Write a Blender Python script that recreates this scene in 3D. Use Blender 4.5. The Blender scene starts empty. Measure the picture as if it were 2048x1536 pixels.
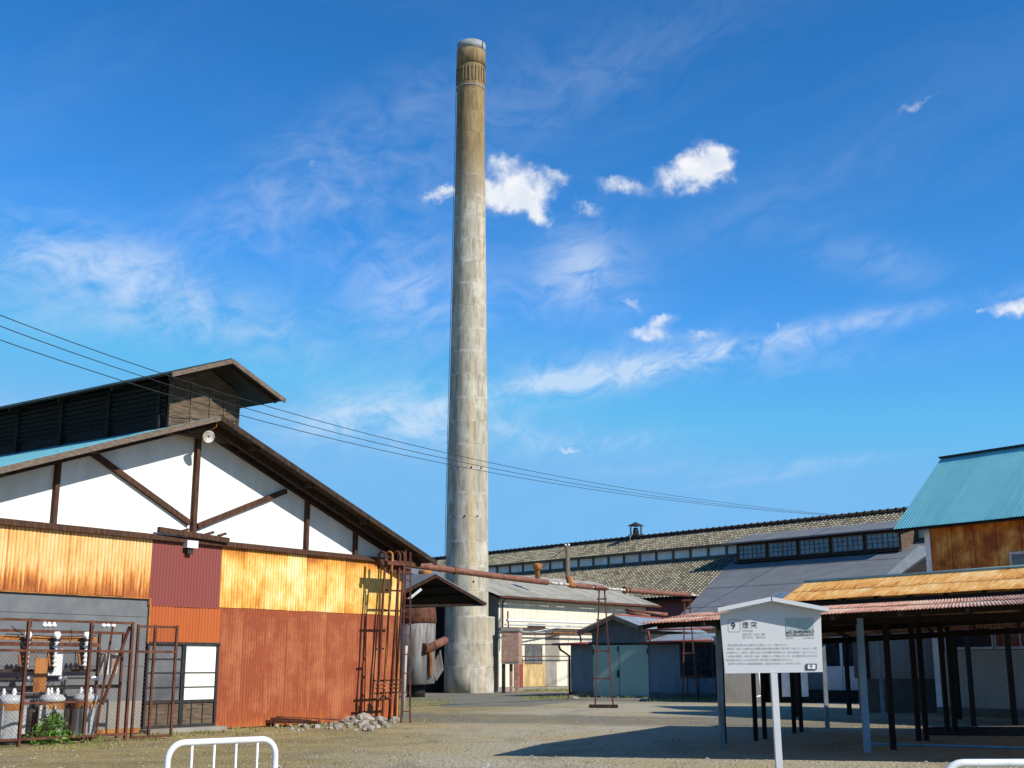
import bpy, math, random
from mathutils import Vector, Matrix
random.seed(7)
R = math.radians
SC = bpy.context.scene
COL = SC.collection

# ------------------------------------------------------------------ camera
FPX, EYE = 2450.0, 1.55
PITCH = math.atan(562 / FPX)
cam = bpy.data.objects.new('camera', bpy.data.cameras.new('camera'))
COL.objects.link(cam)
cam.location = (0, 0, EYE)
cam.rotation_euler = (R(90) + PITCH, 0, 0)
cam.data.sensor_width = 36
cam.data.lens = FPX / 2048 * 36
cam.data.clip_end = 6000
SC.camera = cam

# ------------------------------------------------------------------ light
SUN_AZ, SUN_EL = R(124), R(36.5)
to_sun = Vector((math.sin(SUN_AZ) * math.cos(SUN_EL), math.cos(SUN_AZ) * math.cos(SUN_EL), math.sin(SUN_EL)))
sl = bpy.data.lights.new('sun', 'SUN')
sl.energy = 5.0
sl.angle = R(0.5)
sl.color = (1.0, 0.95, 0.86)
sun = bpy.data.objects.new('sun', sl)
COL.objects.link(sun)
sun.rotation_euler = to_sun.to_track_quat('Z', 'Y').to_euler()
SC.view_settings.view_transform = 'Standard'
SC.view_settings.look = 'None'
SC.view_settings.exposure = 0.25
SC.view_settings.gamma = 1


# ------------------------------------------------------------------ node helper
class G:
    def __init__(s, nt):
        s.nt = nt

    def put(s, sock, v):
        if isinstance(v, bpy.types.NodeSocket):
            s.nt.links.new(v, sock)
        elif v is not None:
            if sock.type == 'RGBA' and len(v) == 3:
                v = (*v, 1)
            sock.default_value = v

    def n(s, t, **k):
        nd = s.nt.nodes.new(t)
        for a, b in k.items():
            setattr(nd, a, b)
        return nd

    def m(s, op, a, b=None, c=None, clamp=False):
        nd = s.n('ShaderNodeMath', operation=op, use_clamp=clamp)
        for i, v in enumerate((a, b, c)):
            if v is not None:
                s.put(nd.inputs[i], v)
        return nd.outputs[0]

    def v(s, op, a, b=None):
        nd = s.n('ShaderNodeVectorMath', operation=op)
        s.put(nd.inputs[0], a)
        if b is not None:
            s.put(nd.inputs[1], b)
        return nd.outputs['Value' if op in ('DOT_PRODUCT', 'LENGTH') else 'Vector']

    def co(s, kind='Object'):
        return s.n('ShaderNodeTexCoord').outputs[kind]

    def xyz(s, vec):
        nd = s.n('ShaderNodeSeparateXYZ')
        s.put(nd.inputs[0], vec)
        return nd.outputs

    def comb(s, x, y, z):
        nd = s.n('ShaderNodeCombineXYZ')
        for i, v in enumerate((x, y, z)):
            s.put(nd.inputs[i], v)
        return nd.outputs[0]

    def noise(s, vec, scale=1.0, detail=4, rough=.55, stretch=None, dist=0):
        if stretch:
            vec = s.v('MULTIPLY', vec, stretch)
        nd = s.n('ShaderNodeTexNoise')
        s.put(nd.inputs['Vector'], vec)
        nd.inputs['Scale'].default_value = scale
        nd.inputs['Detail'].default_value = detail
        nd.inputs['Roughness'].default_value = rough
        nd.inputs['Distortion'].default_value = dist
        return nd.outputs['Fac']

    def white(s, v):
        nd = s.n('ShaderNodeTexWhiteNoise', noise_dimensions='1D')
        s.put(nd.inputs['W'], v)
        return nd.outputs['Value']

    def ss(s, v, a, b):
        nd = s.n('ShaderNodeMapRange', interpolation_type='SMOOTHSTEP')
        s.put(nd.inputs['Value'], v)
        nd.inputs['From Min'].default_value = a
        nd.inputs['From Max'].default_value = b
        return nd.outputs['Result']

    def ramp(s, fac, stops):
        nd = s.n('ShaderNodeValToRGB')
        s.put(nd.inputs[0], fac)
        el = nd.color_ramp.elements
        while len(el) < len(stops):
            el.new(.5)
        for e, (p, c) in zip(el, stops):
            e.position = p
            e.color = (*c, 1)
        return nd.outputs[0]

    def mix(s, f, a, b, blend='MIX'):
        nd = s.n('ShaderNodeMix', data_type='RGBA', blend_type=blend)
        s.put(nd.inputs['Factor'], f)
        s.put(nd.inputs[6], a)
        s.put(nd.inputs[7], b)
        return nd.outputs[2]

    def bump(s, h, strength=.3, dist=.01):
        nd = s.n('ShaderNodeBump')
        nd.inputs['Strength'].default_value = strength
        nd.inputs['Distance'].default_value = dist
        s.put(nd.inputs['Height'], h)
        return nd.outputs[0]


def material(name):
    m = bpy.data.materials.new(name)
    m.use_nodes = True
    nt = m.node_tree
    bs = nt.nodes['Principled BSDF']
    g = G(nt)

    def fin(col=None, rough=.7, normal=None, metal=0, spec=.5, alpha=None, trans=None):
        g.put(bs.inputs['Base Color'], col)
        g.put(bs.inputs['Roughness'], rough)
        if normal is not None:
            g.put(bs.inputs['Normal'], normal)
        bs.inputs['Metallic'].default_value = metal
        bs.inputs['Specular IOR Level'].default_value = spec
        if trans is not None:
            bs.inputs['Transmission Weight'].default_value = trans
    return m, g, fin


def two(name, c1, c2, scale=3, stretch=(1, 1, 1), rough=.75, bump=.25, bs=40, metal=0, spec=.4, contrast=.25):
    m, g, fin = material(name)
    o = g.co()
    f = g.noise(o, scale, 6, .62, stretch)
    f = g.ss(f, .5 - contrast, .5 + contrast)
    h = g.noise(o, bs, 4, .6, stretch)
    fin(g.mix(f, c1, c2), rough, g.bump(h, bump, .01), metal, spec)
    return m


# ------------------------------------------------------------------ sky: Nishita plus procedural clouds by direction
def pray(x, y):
    cx, cy = (x - 1024) / FPX, (768 - y) / FPX
    sp, cp = math.sin(PITCH), math.cos(PITCH)
    return Vector((cx, cp - cy * sp, sp + cy * cp))


def make_sky():
    w = bpy.data.worlds.new('World')
    SC.world = w
    w.use_nodes = True
    nt = w.node_tree
    g = G(nt)
    bg = nt.nodes['Background']
    sky = g.n('ShaderNodeTexSky', sky_type='NISHITA')
    sky.sun_disc = False
    sky.sun_elevation = SUN_EL
    sky.sun_rotation = SUN_AZ
    sky.altitude = 300
    sky.air_density = 1.0
    sky.dust_density = .35
    sky.ozone_density = 3.0
    # deepen the clear blue: per channel power response of the sky radiance
    K = SKY_STR * 1.189
    cr_, cg_, cb_ = g.n('ShaderNodeSeparateColor').outputs
    g.put(cr_.node.inputs[0], sky.outputs[0])
    chan = []
    for sock, a, p, lim in ((cr_, 1.9, 1.95, .19), (cg_, 1.80, 1.42, .50), (cb_, 2.08, 1.36, .88)):
        chan.append(g.m('MINIMUM', g.m('MULTIPLY', g.m('POWER', g.m('MULTIPLY', sock, K), p), a / K), lim / K))
    cc = g.n('ShaderNodeCombineColor')
    for i_ in range(3):
        g.put(cc.inputs[i_], chan[i_])
    base = cc.outputs[0]
    d = g.v('NORMALIZE', g.co('Generated'))
    X, Y, Z = g.xyz(d)
    # project on a flat cloud layer for wispy cirrus
    zz = g.m('ADD', g.m('MAXIMUM', Z, 0.0), .12)
    P = g.comb(g.m('DIVIDE', X, zz), g.m('DIVIDE', Y, zz), 0.0)

    nw = g.n('ShaderNodeTexNoise')
    g.put(nw.inputs['Vector'], d)
    nw.inputs['Scale'].default_value = 34
    nw.inputs['Detail'].default_value = 6
    nw.inputs['Roughness'].default_value = .62
    dw = g.v('ADD', d, g.v('MULTIPLY', g.v('SUBTRACT', nw.outputs['Color'], (.5, .5, .5)), (.040, .040, .040)))

    def blob(px, py, rx, ry, rot=0, dv=None):
        c = pray(px, py).normalized()
        ex = Vector((c.y, -c.x, 0)).normalized()
        ey = c.cross(ex) * -1
        if ey.z < 0:
            ey = -ey
        a = R(rot)
        e1 = ex * math.cos(a) + ey * math.sin(a)
        e2 = -ex * math.sin(a) + ey * math.cos(a)
        q = g.v('SUBTRACT', dv, tuple(c))
        k = 1.0 / FPX * .98
        u = g.m('DIVIDE', g.v('DOT_PRODUCT', q, tuple(e1)), rx * k)
        v = g.m('DIVIDE', g.v('DOT_PRODUCT', q, tuple(e2)), ry * k)
        r2 = g.m('ADD', g.m('MULTIPLY', u, u), g.m('MULTIPLY', v, v))
        return g.m('EXPONENT', g.m('MULTIPLY', r2, -1.0))

    def total(lst, dv):
        t = None
        for b in lst:
            k = blob(*b[:5], dv)
            k = g.m('MULTIPLY', k, b[5])
            t = k if t is None else g.m('ADD', t, k)
        return t
    # cirrus
    warp = g.noise(d, 5, 3, .5)
    rot = R(17)
    uu = g.m('ADD', g.m('MULTIPLY', X, math.cos(rot)), g.m('MULTIPLY', Z, math.sin(rot)))
    vv = g.m('ADD', g.m('MULTIPLY', X, -math.sin(rot)), g.m('MULTIPLY', Z, math.cos(rot)))
    vv = g.m('ADD', vv, g.m('MULTIPLY', warp, .10))
    st = g.noise(g.comb(g.m('MULTIPLY', uu, 4.0), g.m('MULTIPLY', vv, 16.0), Y), 1.6, 8, .62, None, .6)
    st2 = g.noise(g.comb(g.m('MULTIPLY', uu, 9.0), g.m('MULTIPLY', vv, 15.0), Y), 3.2, 7, .62, None, .9)
    cm = total([
        (300, 580, 300, 75, -14, .85), (120, 520, 200, 60, 0, .35), (150, 640, 260, 40, 5, .3), (820, 590, 130, 100, -10, .6), (1165, 535, 85, 75, 0, .8),
        (1050, 590, 200, 60, 0, .3), (700, 260, 260, 60, 30, .26), (1500, 690, 420, 20, 9, .8), (1300, 730, 420, 26, 9, .75),
        (1150, 745, 230, 45, 9, .6), (1350, 750, 420, 30, 4, .35), (760, 835, 190, 60, 5, 1.0), (980, 870, 260, 36, -4, .7), (1100, 190, 420, 80, 22, .2),
        (1750, 520, 140, 40, -20, .30), (650, 390, 260, 60, 14, .28), (1630, 925, 200, 12, 3, .35), (1300, 935, 160, 14, 4, .2),
        (620, 470, 300, 60, 8, .25), (30, 830, 200, 40, 0, .35), (1500, 960, 160, 8, 6, .3), (1250, 880, 160, 20, 3, .3), (1550, 400, 300, 50, 20, .12)], d)
    ci = g.m('MULTIPLY', cm, g.ss(g.m('ADD', g.m('MULTIPLY', st, .55), g.m('MULTIPLY', st2, .55)), .40, .74))
    haze = g.m('MULTIPLY', g.ss(g.noise(g.comb(g.m('MULTIPLY', uu, 3.0), g.m('MULTIPLY', vv, 9.0), Y), 1.3, 6, .6, None, .7), .44, .78), .06)
    ci = g.m('ADD', ci, haze, clamp=True)
    # cumulus puffs
    n1 = g.noise(d, 62, 9, .62, None, .3)
    n2 = g.noise(d, 13, 3, .5)
    cu = total([
        (1040, 385, 60, 42, -8, 1.0), (985, 385, 70, 30, 0, .8), (1068, 425, 40, 16, -30, .6), (880, 395, 34, 13, 8, .8), (1008, 318, 30, 24, -35, .7),
        (1110, 350, 34, 17, -18, .62), (1235, 368, 56, 20, -14, .66), (1400, 338, 48, 38, 10, 1.15), (1432, 330, 26, 26, 0, .8), (1340, 360, 40, 22, -15, .6),
        (1178, 420, 30, 15, -25, .58), (1325, 640, 36, 16, 0, .7), (1295, 672, 50, 20, 0, .72), (1270, 612, 22, 12, 0, .6),
        (1405, 675, 42, 14, 8, .55), (1567, 653, 14, 9, 0, .6), (2035, 612, 44, 22, -8, .9), (1140, 905, 26, 9, 0, .6), (1965, 625, 10, 6, 0, .5),
        (1840, 205, 44, 10, 20, .4), (630, 318, 16, 12, 0, .4)], dw)
    cu = g.m('ADD', cu, g.m('MULTIPLY', g.m('SUBTRACT', n1, .5), g.m('MULTIPLY', g.ss(cu, .02, .5), 1.25)))
    cu = g.m('ADD', cu, g.m('MULTIPLY', g.m('SUBTRACT', n2, .5), .35))
    cu = g.ss(cu, .14, 1.12)
    cw = g.mix(g.ss(n1, .3, .7), (CLOUD * .78, CLOUD * .84, CLOUD * .93), (CLOUD, CLOUD * 1.0, CLOUD * 1.0))
    c = g.mix(g.m('MULTIPLY', ci, .58, clamp=True), base, (CLOUD * .80, CLOUD * .88, CLOUD * 1.0))
    c = g.mix(g.m('MULTIPLY', cu, .92), c, cw)
    g.put(bg.inputs['Color'], c)
    bg.inputs['Strength'].default_value = SKY_STR


SKY_STR, CLOUD = .10, 8.4
make_sky()


# ------------------------------------------------------------------ pixel maths used to derive real positions
def at(x, y, Y):
    d = pray(x, y)
    k = Y / d.y
    return Vector((d.x * k, Y, EYE + d.z * k))


def gnd(x, y, z=0):
    d = pray(x, y)
    k = (z - EYE) / d.z
    return Vector((d.x * k, d.y * k, z))


class Fr:
    """upright frame: s along azimuth az, d out of the face (to the right of s), z up"""
    def __init__(s, x, y, az, z=0):
        a = R(az)
        s.o = Vector((x, y, z))
        s.u = Vector((math.sin(a), math.cos(a), 0))
        s.n = Vector((s.u.y, -s.u.x, 0))

    def p(s, a, d, z):
        return s.o + s.u * a + s.n * d + Vector((0, 0, z))

    def px(s, x, y, d=0):
        D = pray(x, y)
        q = s.o + s.n * d
        k = (q.x * s.n.x + q.y * s.n.y) / (D.x * s.n.x + D.y * s.n.y)
        w = D * k
        return (w - s.o).dot(s.u), EYE + w.z - s.o.z


# ------------------------------------------------------------------ mesh builder
class MB:
    def __init__(s):
        s.v, s.f, s.uv, s.sm = [], [], [], []

    def face(s, idx, uv=None, smooth=False):
        s.f.append(tuple(idx))
        s.uv.append(uv)
        s.sm.append(smooth)

    def add(s, pts, faces, smooth=False):
        b = len(s.v)
        s.v += [Vector(p) for p in pts]
        for f in faces:
            s.face([b + i for i in f], None, smooth)

    def hexa(s, p):
        s.add(p, [(0, 3, 2, 1), (4, 5, 6, 7), (0, 1, 5, 4), (1, 2, 6, 5), (2, 3, 7, 6), (3, 0, 4, 7)])

    def box(s, fr, s0, s1, d0, d1, z0, z1):
        s.hexa([fr.p(s0, d0, z0), fr.p(s1, d0, z0), fr.p(s1, d1, z0), fr.p(s0, d1, z0),
                fr.p(s0, d0, z1), fr.p(s1, d0, z1), fr.p(s1, d1, z1), fr.p(s0, d1, z1)])

    def slab(s, a, b, c, d, t):
        n = (Vector(b) - Vector(a)).cross(Vector(d) - Vector(a)).normalized() * t
        P = [Vector(q) for q in (a, b, c, d)]
        s.hexa([q - n for q in P] + P)

    def prism(s, pts, ext):
        n = len(pts)
        ext = Vector(ext)
        P = [Vector(q) for q in pts]
        s.add(P + [q + ext for q in P], [tuple(range(n))[::-1], tuple(range(n, 2 * n))] +
              [(i, (i + 1) % n, n + (i + 1) % n, n + i) for i in range(n)])

    def bar(s, a, b, w, h, up=(0, 0, 1)):
        a, b = Vector(a), Vector(b)
        t = (b - a).normalized()
        up = Vector(up)
        if abs(t.dot(up)) > .98:
            up = Vector((1, 0, 0))
        x = t.cross(up).normalized() * w / 2
        y = x.cross(t).normalized() * h / 2
        s.hexa([a - x - y, a + x - y, a + x + y, a - x + y, b - x - y, b + x - y, b + x + y, b - x + y])

    def tube(s, pts, r, n=8, cap=True, closed=False):
        P = [Vector(q) for q in pts]
        k = len(P)
        rings = []
        prev = None
        for i in range(k):
            if closed:
                t = P[(i + 1) % k] - P[i - 1]
            else:
                t = P[min(i + 1, k - 1)] - P[max(i - 1, 0)]
            t = t.normalized()
            if prev is None:
                ref = Vector((0, 0, 1)) if abs(t.z) < .9 else Vector((1, 0, 0))
                x = t.cross(ref).normalized()
            else:
                x = (prev - t * prev.dot(t)).normalized()
            prev = x
            y = t.cross(x)
            rr = r[i] if isinstance(r, (list, tuple)) else r
            b = len(s.v)
            for j in range(n):
                a = 2 * math.pi * j / n
                s.v.append(P[i] + (x * math.cos(a) + y * math.sin(a)) * rr)
            rings.append(b)
        for i in range(k if closed else k - 1):
            A, B = rings[i], rings[(i + 1) % k]
            for j in range(n):
                s.face([A + j, A + (j + 1) % n, B + (j + 1) % n, B + j], None, True)
        if cap and not closed:
            s.face([rings[0] + j for j in range(n)][::-1])
            s.face([rings[-1] + j for j in range(n)])

    def lathe(s, c, prof, n=24, axis=(0, 0, 1), cap=True, smooth=True):
        c, ax = Vector(c), Vector(axis).normalized()
        ref = Vector((1, 0, 0)) if abs(ax.x) < .9 else Vector((0, 1, 0))
        x = (ref - ax * ref.dot(ax)).normalized()
        y = ax.cross(x)
        rings = []
        for r, h in prof:
            b = len(s.v)
            for j in range(n):
                a = 2 * math.pi * j / n
                s.v.append(c + ax * h + (x * math.cos(a) + y * math.sin(a)) * r)
            rings.append(b)
        for A, B in zip(rings, rings[1:]):
            for j in range(n):
                s.face([A + j, A + (j + 1) % n, B + (j + 1) % n, B + j], None, smooth)
        if cap:
            s.face([rings[0] + j for j in range(n)][::-1])
            s.face([rings[-1] + j for j in range(n)])

    def corr(s, P0, U, V, pitch=.095, amp=.009, sw=.76, jit=0, off=0, spp=4, jtop=0, cusp=False):
        """corrugated sheet: ribs run along V, UV = (sheet number, height share)"""
        P0, U, V = Vector(P0), Vector(U), Vector(V)
        n = U.cross(V).normalized()
        L = U.length
        k = max(2, int(L / pitch * spp))
        b = len(s.v)
        js = {}
        for i in range(k + 1):
            t = i / k
            w = t * L / pitch
            sh = int(t * L / sw - 1e-6)
            if sh not in js:
                js[sh] = (random.uniform(-jit, jit), random.uniform(-jtop, jtop), random.uniform(-.003, .003))
            j0, j1, jd = js[sh]
            h = (abs(math.sin(w * math.pi)) ** .6 * 2 * amp if cusp else math.sin(w * 2 * math.pi) * amp) + jd
            s.v.append(P0 + U * t + n * h + V.normalized() * j0)
            s.v.append(P0 + U * t + n * h + V + V.normalized() * j1)
        for i in range(k):
            a = b + 2 * i
            u0, u1 = i / k * L / sw + off, (i + 1) / k * L / sw + off
            s.face([a, a + 2, a + 3, a + 1], [(u0, 0), (u1, 0), (u1, 1), (u0, 1)], True)

    def sphere(s, c, r, n=10, m=6, sc=(1, 1, 1)):
        c = Vector(c)
        b = len(s.v)
        for i in range(1, m):
            th = math.pi * i / m
            for j in range(n):
                a = 2 * math.pi * j / n
                s.v.append(c + Vector((math.sin(th) * math.cos(a) * sc[0], math.sin(th) * math.sin(a) * sc[1], math.cos(th) * sc[2])) * r)
        t = len(s.v)
        s.v += [c + Vector((0, 0, r * sc[2])), c - Vector((0, 0, r * sc[2]))]
        for i in range(m - 2):
            for j in range(n):
                A, B = b + i * n, b + (i + 1) * n
                s.face([A + j, B + j, B + (j + 1) % n, A + (j + 1) % n], None, True)
        for j in range(n):
            s.face([t, b + j, b + (j + 1) % n], None, True)
            e = b + (m - 2) * n
            s.face([t + 1, e + (j + 1) % n, e + j], None, True)

    def build(s, name, mat, parent=None, label=None, kind=None, loc=None):
        off = Vector(loc) if loc is not None else (OFF.get(parent.name, Vector()) if parent else Vector())
        me = bpy.data.meshes.new(name)
        me.from_pydata([v - off for v in s.v], [], s.f)
        if any(u for u in s.uv):
            lay = me.uv_layers.new(name='UVMap')
            i = 0
            for f, u in zip(s.f, s.uv):
                for q in range(len(f)):
                    lay.data[i].uv = u[q] if u else (0, 0)
                    i += 1
        me.polygons.foreach_set('use_smooth', s.sm)
        me.materials.append(mat)
        me.update()
        o = bpy.data.objects.new(name, me)
        COL.objects.link(o)
        if parent:
            o.parent = parent
        if loc is not None:
            o.location = loc
        OFF[o.name] = off
        if label:
            o['label'] = label
        if kind:
            o['kind'] = kind
        return o


def bil(mb, A, B, C, D, pitch, amp, sw, jit, off, v0=0, v1=1):
    # corrugated sheet between eave A-B and head C-D that need not be parallel
    L = (B - A).length
    k = int(L / pitch * 4)
    n = (B - A).cross(C - A).normalized()
    b = len(mb.v)
    js = {}
    for i in range(k + 1):
        t = i / k
        sh_ = int(t * L / sw - 1e-6)
        js.setdefault(sh_, (random.uniform(-jit, jit), random.uniform(-.002, .002)))
        h = math.sin(t * L / pitch * 2 * math.pi) * amp + js[sh_][1]
        a, c = A.lerp(B, t), C.lerp(D, t)
        mb.v.append(a + n * h + (c - a).normalized() * js[sh_][0])
        mb.v.append(c + n * h)
    for i in range(k):
        q = b + 2 * i
        u0, u1 = i / k * L / sw + off, (i + 1) / k * L / sw + off
        mb.face([q, q + 2, q + 3, q + 1], [(u0, v0), (u1, v0), (u1, v1), (u0, v1)], True)


OFF = {}


def thing(name, label, cat, loc, group=None, local=False, rotz=0):
    o = bpy.data.objects.new(name, None)
    COL.objects.link(o)
    o.empty_display_size = .2
    o.location = loc
    o.rotation_euler = (0, 0, rotz)
    o['label'] = label
    o['category'] = cat
    if group:
        o['group'] = group
    OFF[o.name] = Vector() if local else Vector(loc)
    return o


def tag(o, label, cat, group=None):
    o['label'] = label
    o['category'] = cat
    if group:
        o['group'] = group
    return o


def part(name, mat, parent, fn, label=None):
    mb = MB()
    fn(mb)
    return mb.build(name, mat, parent, label)


def dup(root, loc, rotz, label):
    r = root.copy()
    COL.objects.link(r)
    r.location = loc
    r.rotation_euler = (0, 0, rotz)
    r['label'] = label
    for ch in root.children:
        c = ch.copy()
        COL.objects.link(c)
        c.parent = r
        for q in ch.children:
            d = q.copy()
            COL.objects.link(d)
            d.parent = c
    return r


# ------------------------------------------------------------------ materials
def rust_sheet(name, stops, k_v=.9, top=.35, streak=.75, base=.18, bottom=(0, .34), rnd=.25, blotch=.5, rough=.65, rib=0):
    m, g, fin = material(name)
    o = g.co()
    uv = g.xyz(g.co('UV'))
    u, v = uv[0], uv[1]
    r = g.white(g.m('FLOOR', u))
    r2 = g.white(g.m('ADD', g.m('FLOOR', u), 31.7))
    fu = g.m('FRACT', u)
    st = g.noise(g.comb(g.m('MULTIPLY', u, 12.2), g.m('MULTIPLY', v, 1.6), 0.0), 1, 5, .65)
    bl = g.noise(o, 1.7, 5, .6)
    fine = g.noise(o, 22, 4, .6, (1, 1, .5))
    vv = g.m('ADD', v, g.m('MULTIPLY', g.m('SUBTRACT', st, .5), .5))
    vv = g.m('ADD', vv, g.m('MULTIPLY', g.m('SUBTRACT', r2, .5), .22))
    b0 = g.ss(vv, *bottom)
    b1 = g.m('MULTIPLY', g.ss(vv, .72, 1.06), top)
    f = g.m('ADD', base, g.m('MULTIPLY', g.m('SUBTRACT', b0, b1), k_v))
    f = g.m('ADD', f, g.m('MULTIPLY', g.m('SUBTRACT', st, .5), streak))
    f = g.m('ADD', f, g.m('MULTIPLY', g.m('SUBTRACT', bl, .5), blotch))
    f = g.m('ADD', f, g.m('MULTIPLY', g.m('SUBTRACT', r, .5), rnd))
    f = g.m('ADD', f, g.m('MULTIPLY', g.m('SUBTRACT', fine, .5), .25))
    edge = g.ss(g.m('ABSOLUTE', g.m('SUBTRACT', fu, .5)), .42, .5)
    f = g.m('SUBTRACT', f, g.m('MULTIPLY', edge, .16), clamp=True)
    c = g.ramp(f, stops)
    if rib:
        # grime and shading painted into the rib valleys
        vd = g.ss(g.m('ABSOLUTE', g.m('SUBTRACT', g.m('FRACT', g.m('MULTIPLY', u, 8.0)), .5)), .30, .5)
        c = g.mix(g.m('MULTIPLY', vd, rib), c, g.mix(1.0, c, (.42, .22, .14), 'MULTIPLY'))
    fin(c, rough, g.bump(fine, .15, .005), 0, .3)
    return m


YEL = [(0, (.17, .045, .012)), (.22, (.36, .10, .02)), (.45, (.58, .23, .045)), (.7, (.74, .43, .15)), (1, (.80, .60, .33))]
M = {}
M['rust_pale'] = rust_sheet('pale_rusty_sheet', YEL, .50, .12, .95, .22, (-.05, .40), .12, .5, .65, .62)
M['rust_yellow'] = rust_sheet('yellow_rusty_sheet', [(0, (.2, .05, .01)), (.25, (.42, .125, .018)), (.5, (.66, .29, .04)), (.75, (.80, .52, .15)), (1, (.85, .72, .42))], .42, .85, .85, .33, (-.25, .12), .3, .95, .65, .62)
M['rust_red'] = rust_sheet('red_brown_sheet', [(0, (.62, .24, .035)), (.18, (.46, .115, .026)), (.45, (.37, .095, .024)), (.75, (.26, .056, .02)), (1, (.40, .13, .05))], .62, .25, .5, .22, (-.12, .16), .12, .7, .65, .5)
M['rust_orange'] = rust_sheet('orange_red_sheet', [(0, (.36, .075, .02)), (.5, (.44, .11, .022)), (.8, (.52, .15, .03)), (1, (.82, .5, .12))], .0, -.9, .5, .30, (0, .2), .1, .4, .65, .5)
M['maroon_sheet'] = rust_sheet('maroon_painted_sheet', [(0, (.26, .05, .035)), (.5, (.215, .052, .045)), (1, (.25, .075, .06))], .1, 0, .3, .4, (0, .2), .15, .25, .65, .5)
M['rust_roof'] = rust_sheet('rusty_roof_sheet', [(0, (.2, .06, .02)), (.25, (.42, .16, .03)), (.5, (.60, .29, .07)), (.78, (.68, .45, .19)), (1, (.64, .56, .40))], .25, -.25, 1.6, .34, (-.1, .4), .14, .9)
M['pink_roof'] = rust_sheet('pink_rust_roof_sheet', [(0, (.22, .075, .045)), (.25, (.40, .18, .11)), (.5, (.50, .30, .20)), (.75, (.54, .41, .29)), (1, (.54, .53, .42))], .3, -.35, 1.5, .22, (-.1, .6), .25, 1.1)
M['rust_wall'] = rust_sheet('rust_stained_wall', [(0, (.14, .035, .012)), (.3, (.28, .075, .012)), (.55, (.48, .20, .03)), (.8, (.62, .40, .14)), (1, (.62, .58, .5))], .1, -.15, .8, .36, (-.1, .2), .08, 1.5)
M['white_rust'] = rust_sheet('stained_shaded_white_sheet', [(0, (.16, .07, .035)), (.2, (.24, .17, .11)), (.4, (.29, .26, .21)), (1, (.36, .345, .31))], .3, 0, .45, .5, (-.1, .2), .1, .6)  # stained white sheet, its colour lowered to carry the shade
M['cream'] = rust_sheet('cream_board', [(0, (.30, .22, .13)), (.22, (.45, .40, .29)), (.5, (.61, .565, .44)), (1, (.68, .65, .54))], .25, .1, .45, .42, (-.2, .35), .2, .9)
M['teal_roof'] = rust_sheet('teal_roof_sheet', [(0, (.07, .27, .31)), (.4, (.15, .43, .47)), (.7, (.20, .50, .55)), (1, (.25, .52, .58))], .1, 0, .8, .45, (-.1, .2), .14, .5, .5)
M['blue_sheet'] = rust_sheet('blue_grey_sheet', [(0, (.14, .08, .045)), (.2, (.12, .145, .165)), (.6, (.165, .205, .24)), (1, (.24, .29, .33))], .15, 0, .7, .45, (-.1, .2), .2, .7)
M['grey_sheet'] = rust_sheet('dark_grey_sheet', [(0, (.13, .09, .06)), (.35, (.15, .165, .18)), (1, (.24, .25, .26))], .1, 0, .5, .45, (-.1, .2), .2, .6)
M['plaster'] = two('white_plaster', (.66, .64, .59), (.80, .79, .76), 1.1, (1, 1, .35), .9, .15, 50, 0, .2, .16)
M['dark_wood'] = two('blackened_timber', (.018, .012, .009), (.06, .038, .027), 4, (3, 3, .7), .85, .4, 30, 0, .2)
M['brown_wood'] = two('brown_timber', (.036, .017, .012), (.105, .05, .03), 5, (3, 3, .7), .85, .4, 30, 0, .2)
M['grey_wood'] = two('weathered_timber', (.085, .062, .047), (.20, .155, .118), 5, (1.4, 1.4, 6), .9, .4, 30, 0, .2)
M['louvre_wood'] = two('tarred_louvre_board', (.010, .009, .009), (.035, .028, .024), 6, (1, 1, 5), .8, .3, 30, 0, .25)
M['board'] = two('worn_board_cladding', (.05, .036, .026), (.17, .12, .08), 3, (1, 1, 7), .9, .4, 30, 0, .2)
M['grey_board'] = two('grey_render_board', (.115, .125, .135), (.165, .172, .178), 2.2, (1, 1, 1), .9, .35, 60, 0, .3)
M['rust_steel'] = two('rusty_steel', (.045, .016, .011), (.15, .052, .026), 7, (1, 1, .5), .8, .35, 60, 0, .3)
M['rust_bright'] = two('orange_rusty_steel', (.17, .052, .015), (.46, .20, .055), 4, (1, 1, .5), .75, .3, 50, 0, .3)
M['brown_pipe'] = two('brown_painted_pipe', (.13, .048, .03), (.25, .105, .062), 5, (1, 1, 1), .6, .2, 50, 0, .4)
M['white_metal'] = two('white_paint', (.60, .60, .59), (.80, .80, .80), 5, (1, 1, 1), .4, .05, 60, 0, .5)
M['old_white'] = two('chipped_white_paint', (.26, .19, .13), (.58, .57, .54), 5, (1, 1, .3), .6, .2, 50, 0, .4, .12)
M['can_grey'] = two('pale_grey_can', (.30, .32, .35), (.56, .56, .54), 4, (1, 1, .6), .55, .1, 40, 0, .4)
M['black_metal'] = two('black_metal', (.012, .012, .014), (.035, .033, .032), 6, (1, 1, 1), .6, .2, 40)
M['galv'] = two('galvanised_steel', (.36, .37, .39), (.50, .51, .52), 5, (1, 1, .6), .6, .1, 40, 0)
M['post_grey'] = two('peeling_blue_grey_post', (.13, .12, .11), (.20, .27, .33), 5, (1, 1, .4), .7, .2, 40)
M['post_blue'] = two('blue_painted_post', (.13, .24, .36), (.19, .34, .47), 4, (1, 1, .4), .6, .1, 40)
M['red_paint'] = two('red_brown_paint', (.17, .028, .024), (.28, .055, .045), 5, (1, 1, 1), .6, .1, 40)
M['dark_teal'] = two('dark_teal_sheet', (.012, .03, .034), (.02, .05, .055), 3)  # darker teal for the monitor roof sheet
M['slate'] = two('dark_grey_roofing', (.13, .135, .142), (.185, .19, .195), .8, (1, 1, 1), .8, .25, 14, 0, .3, .3)
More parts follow.
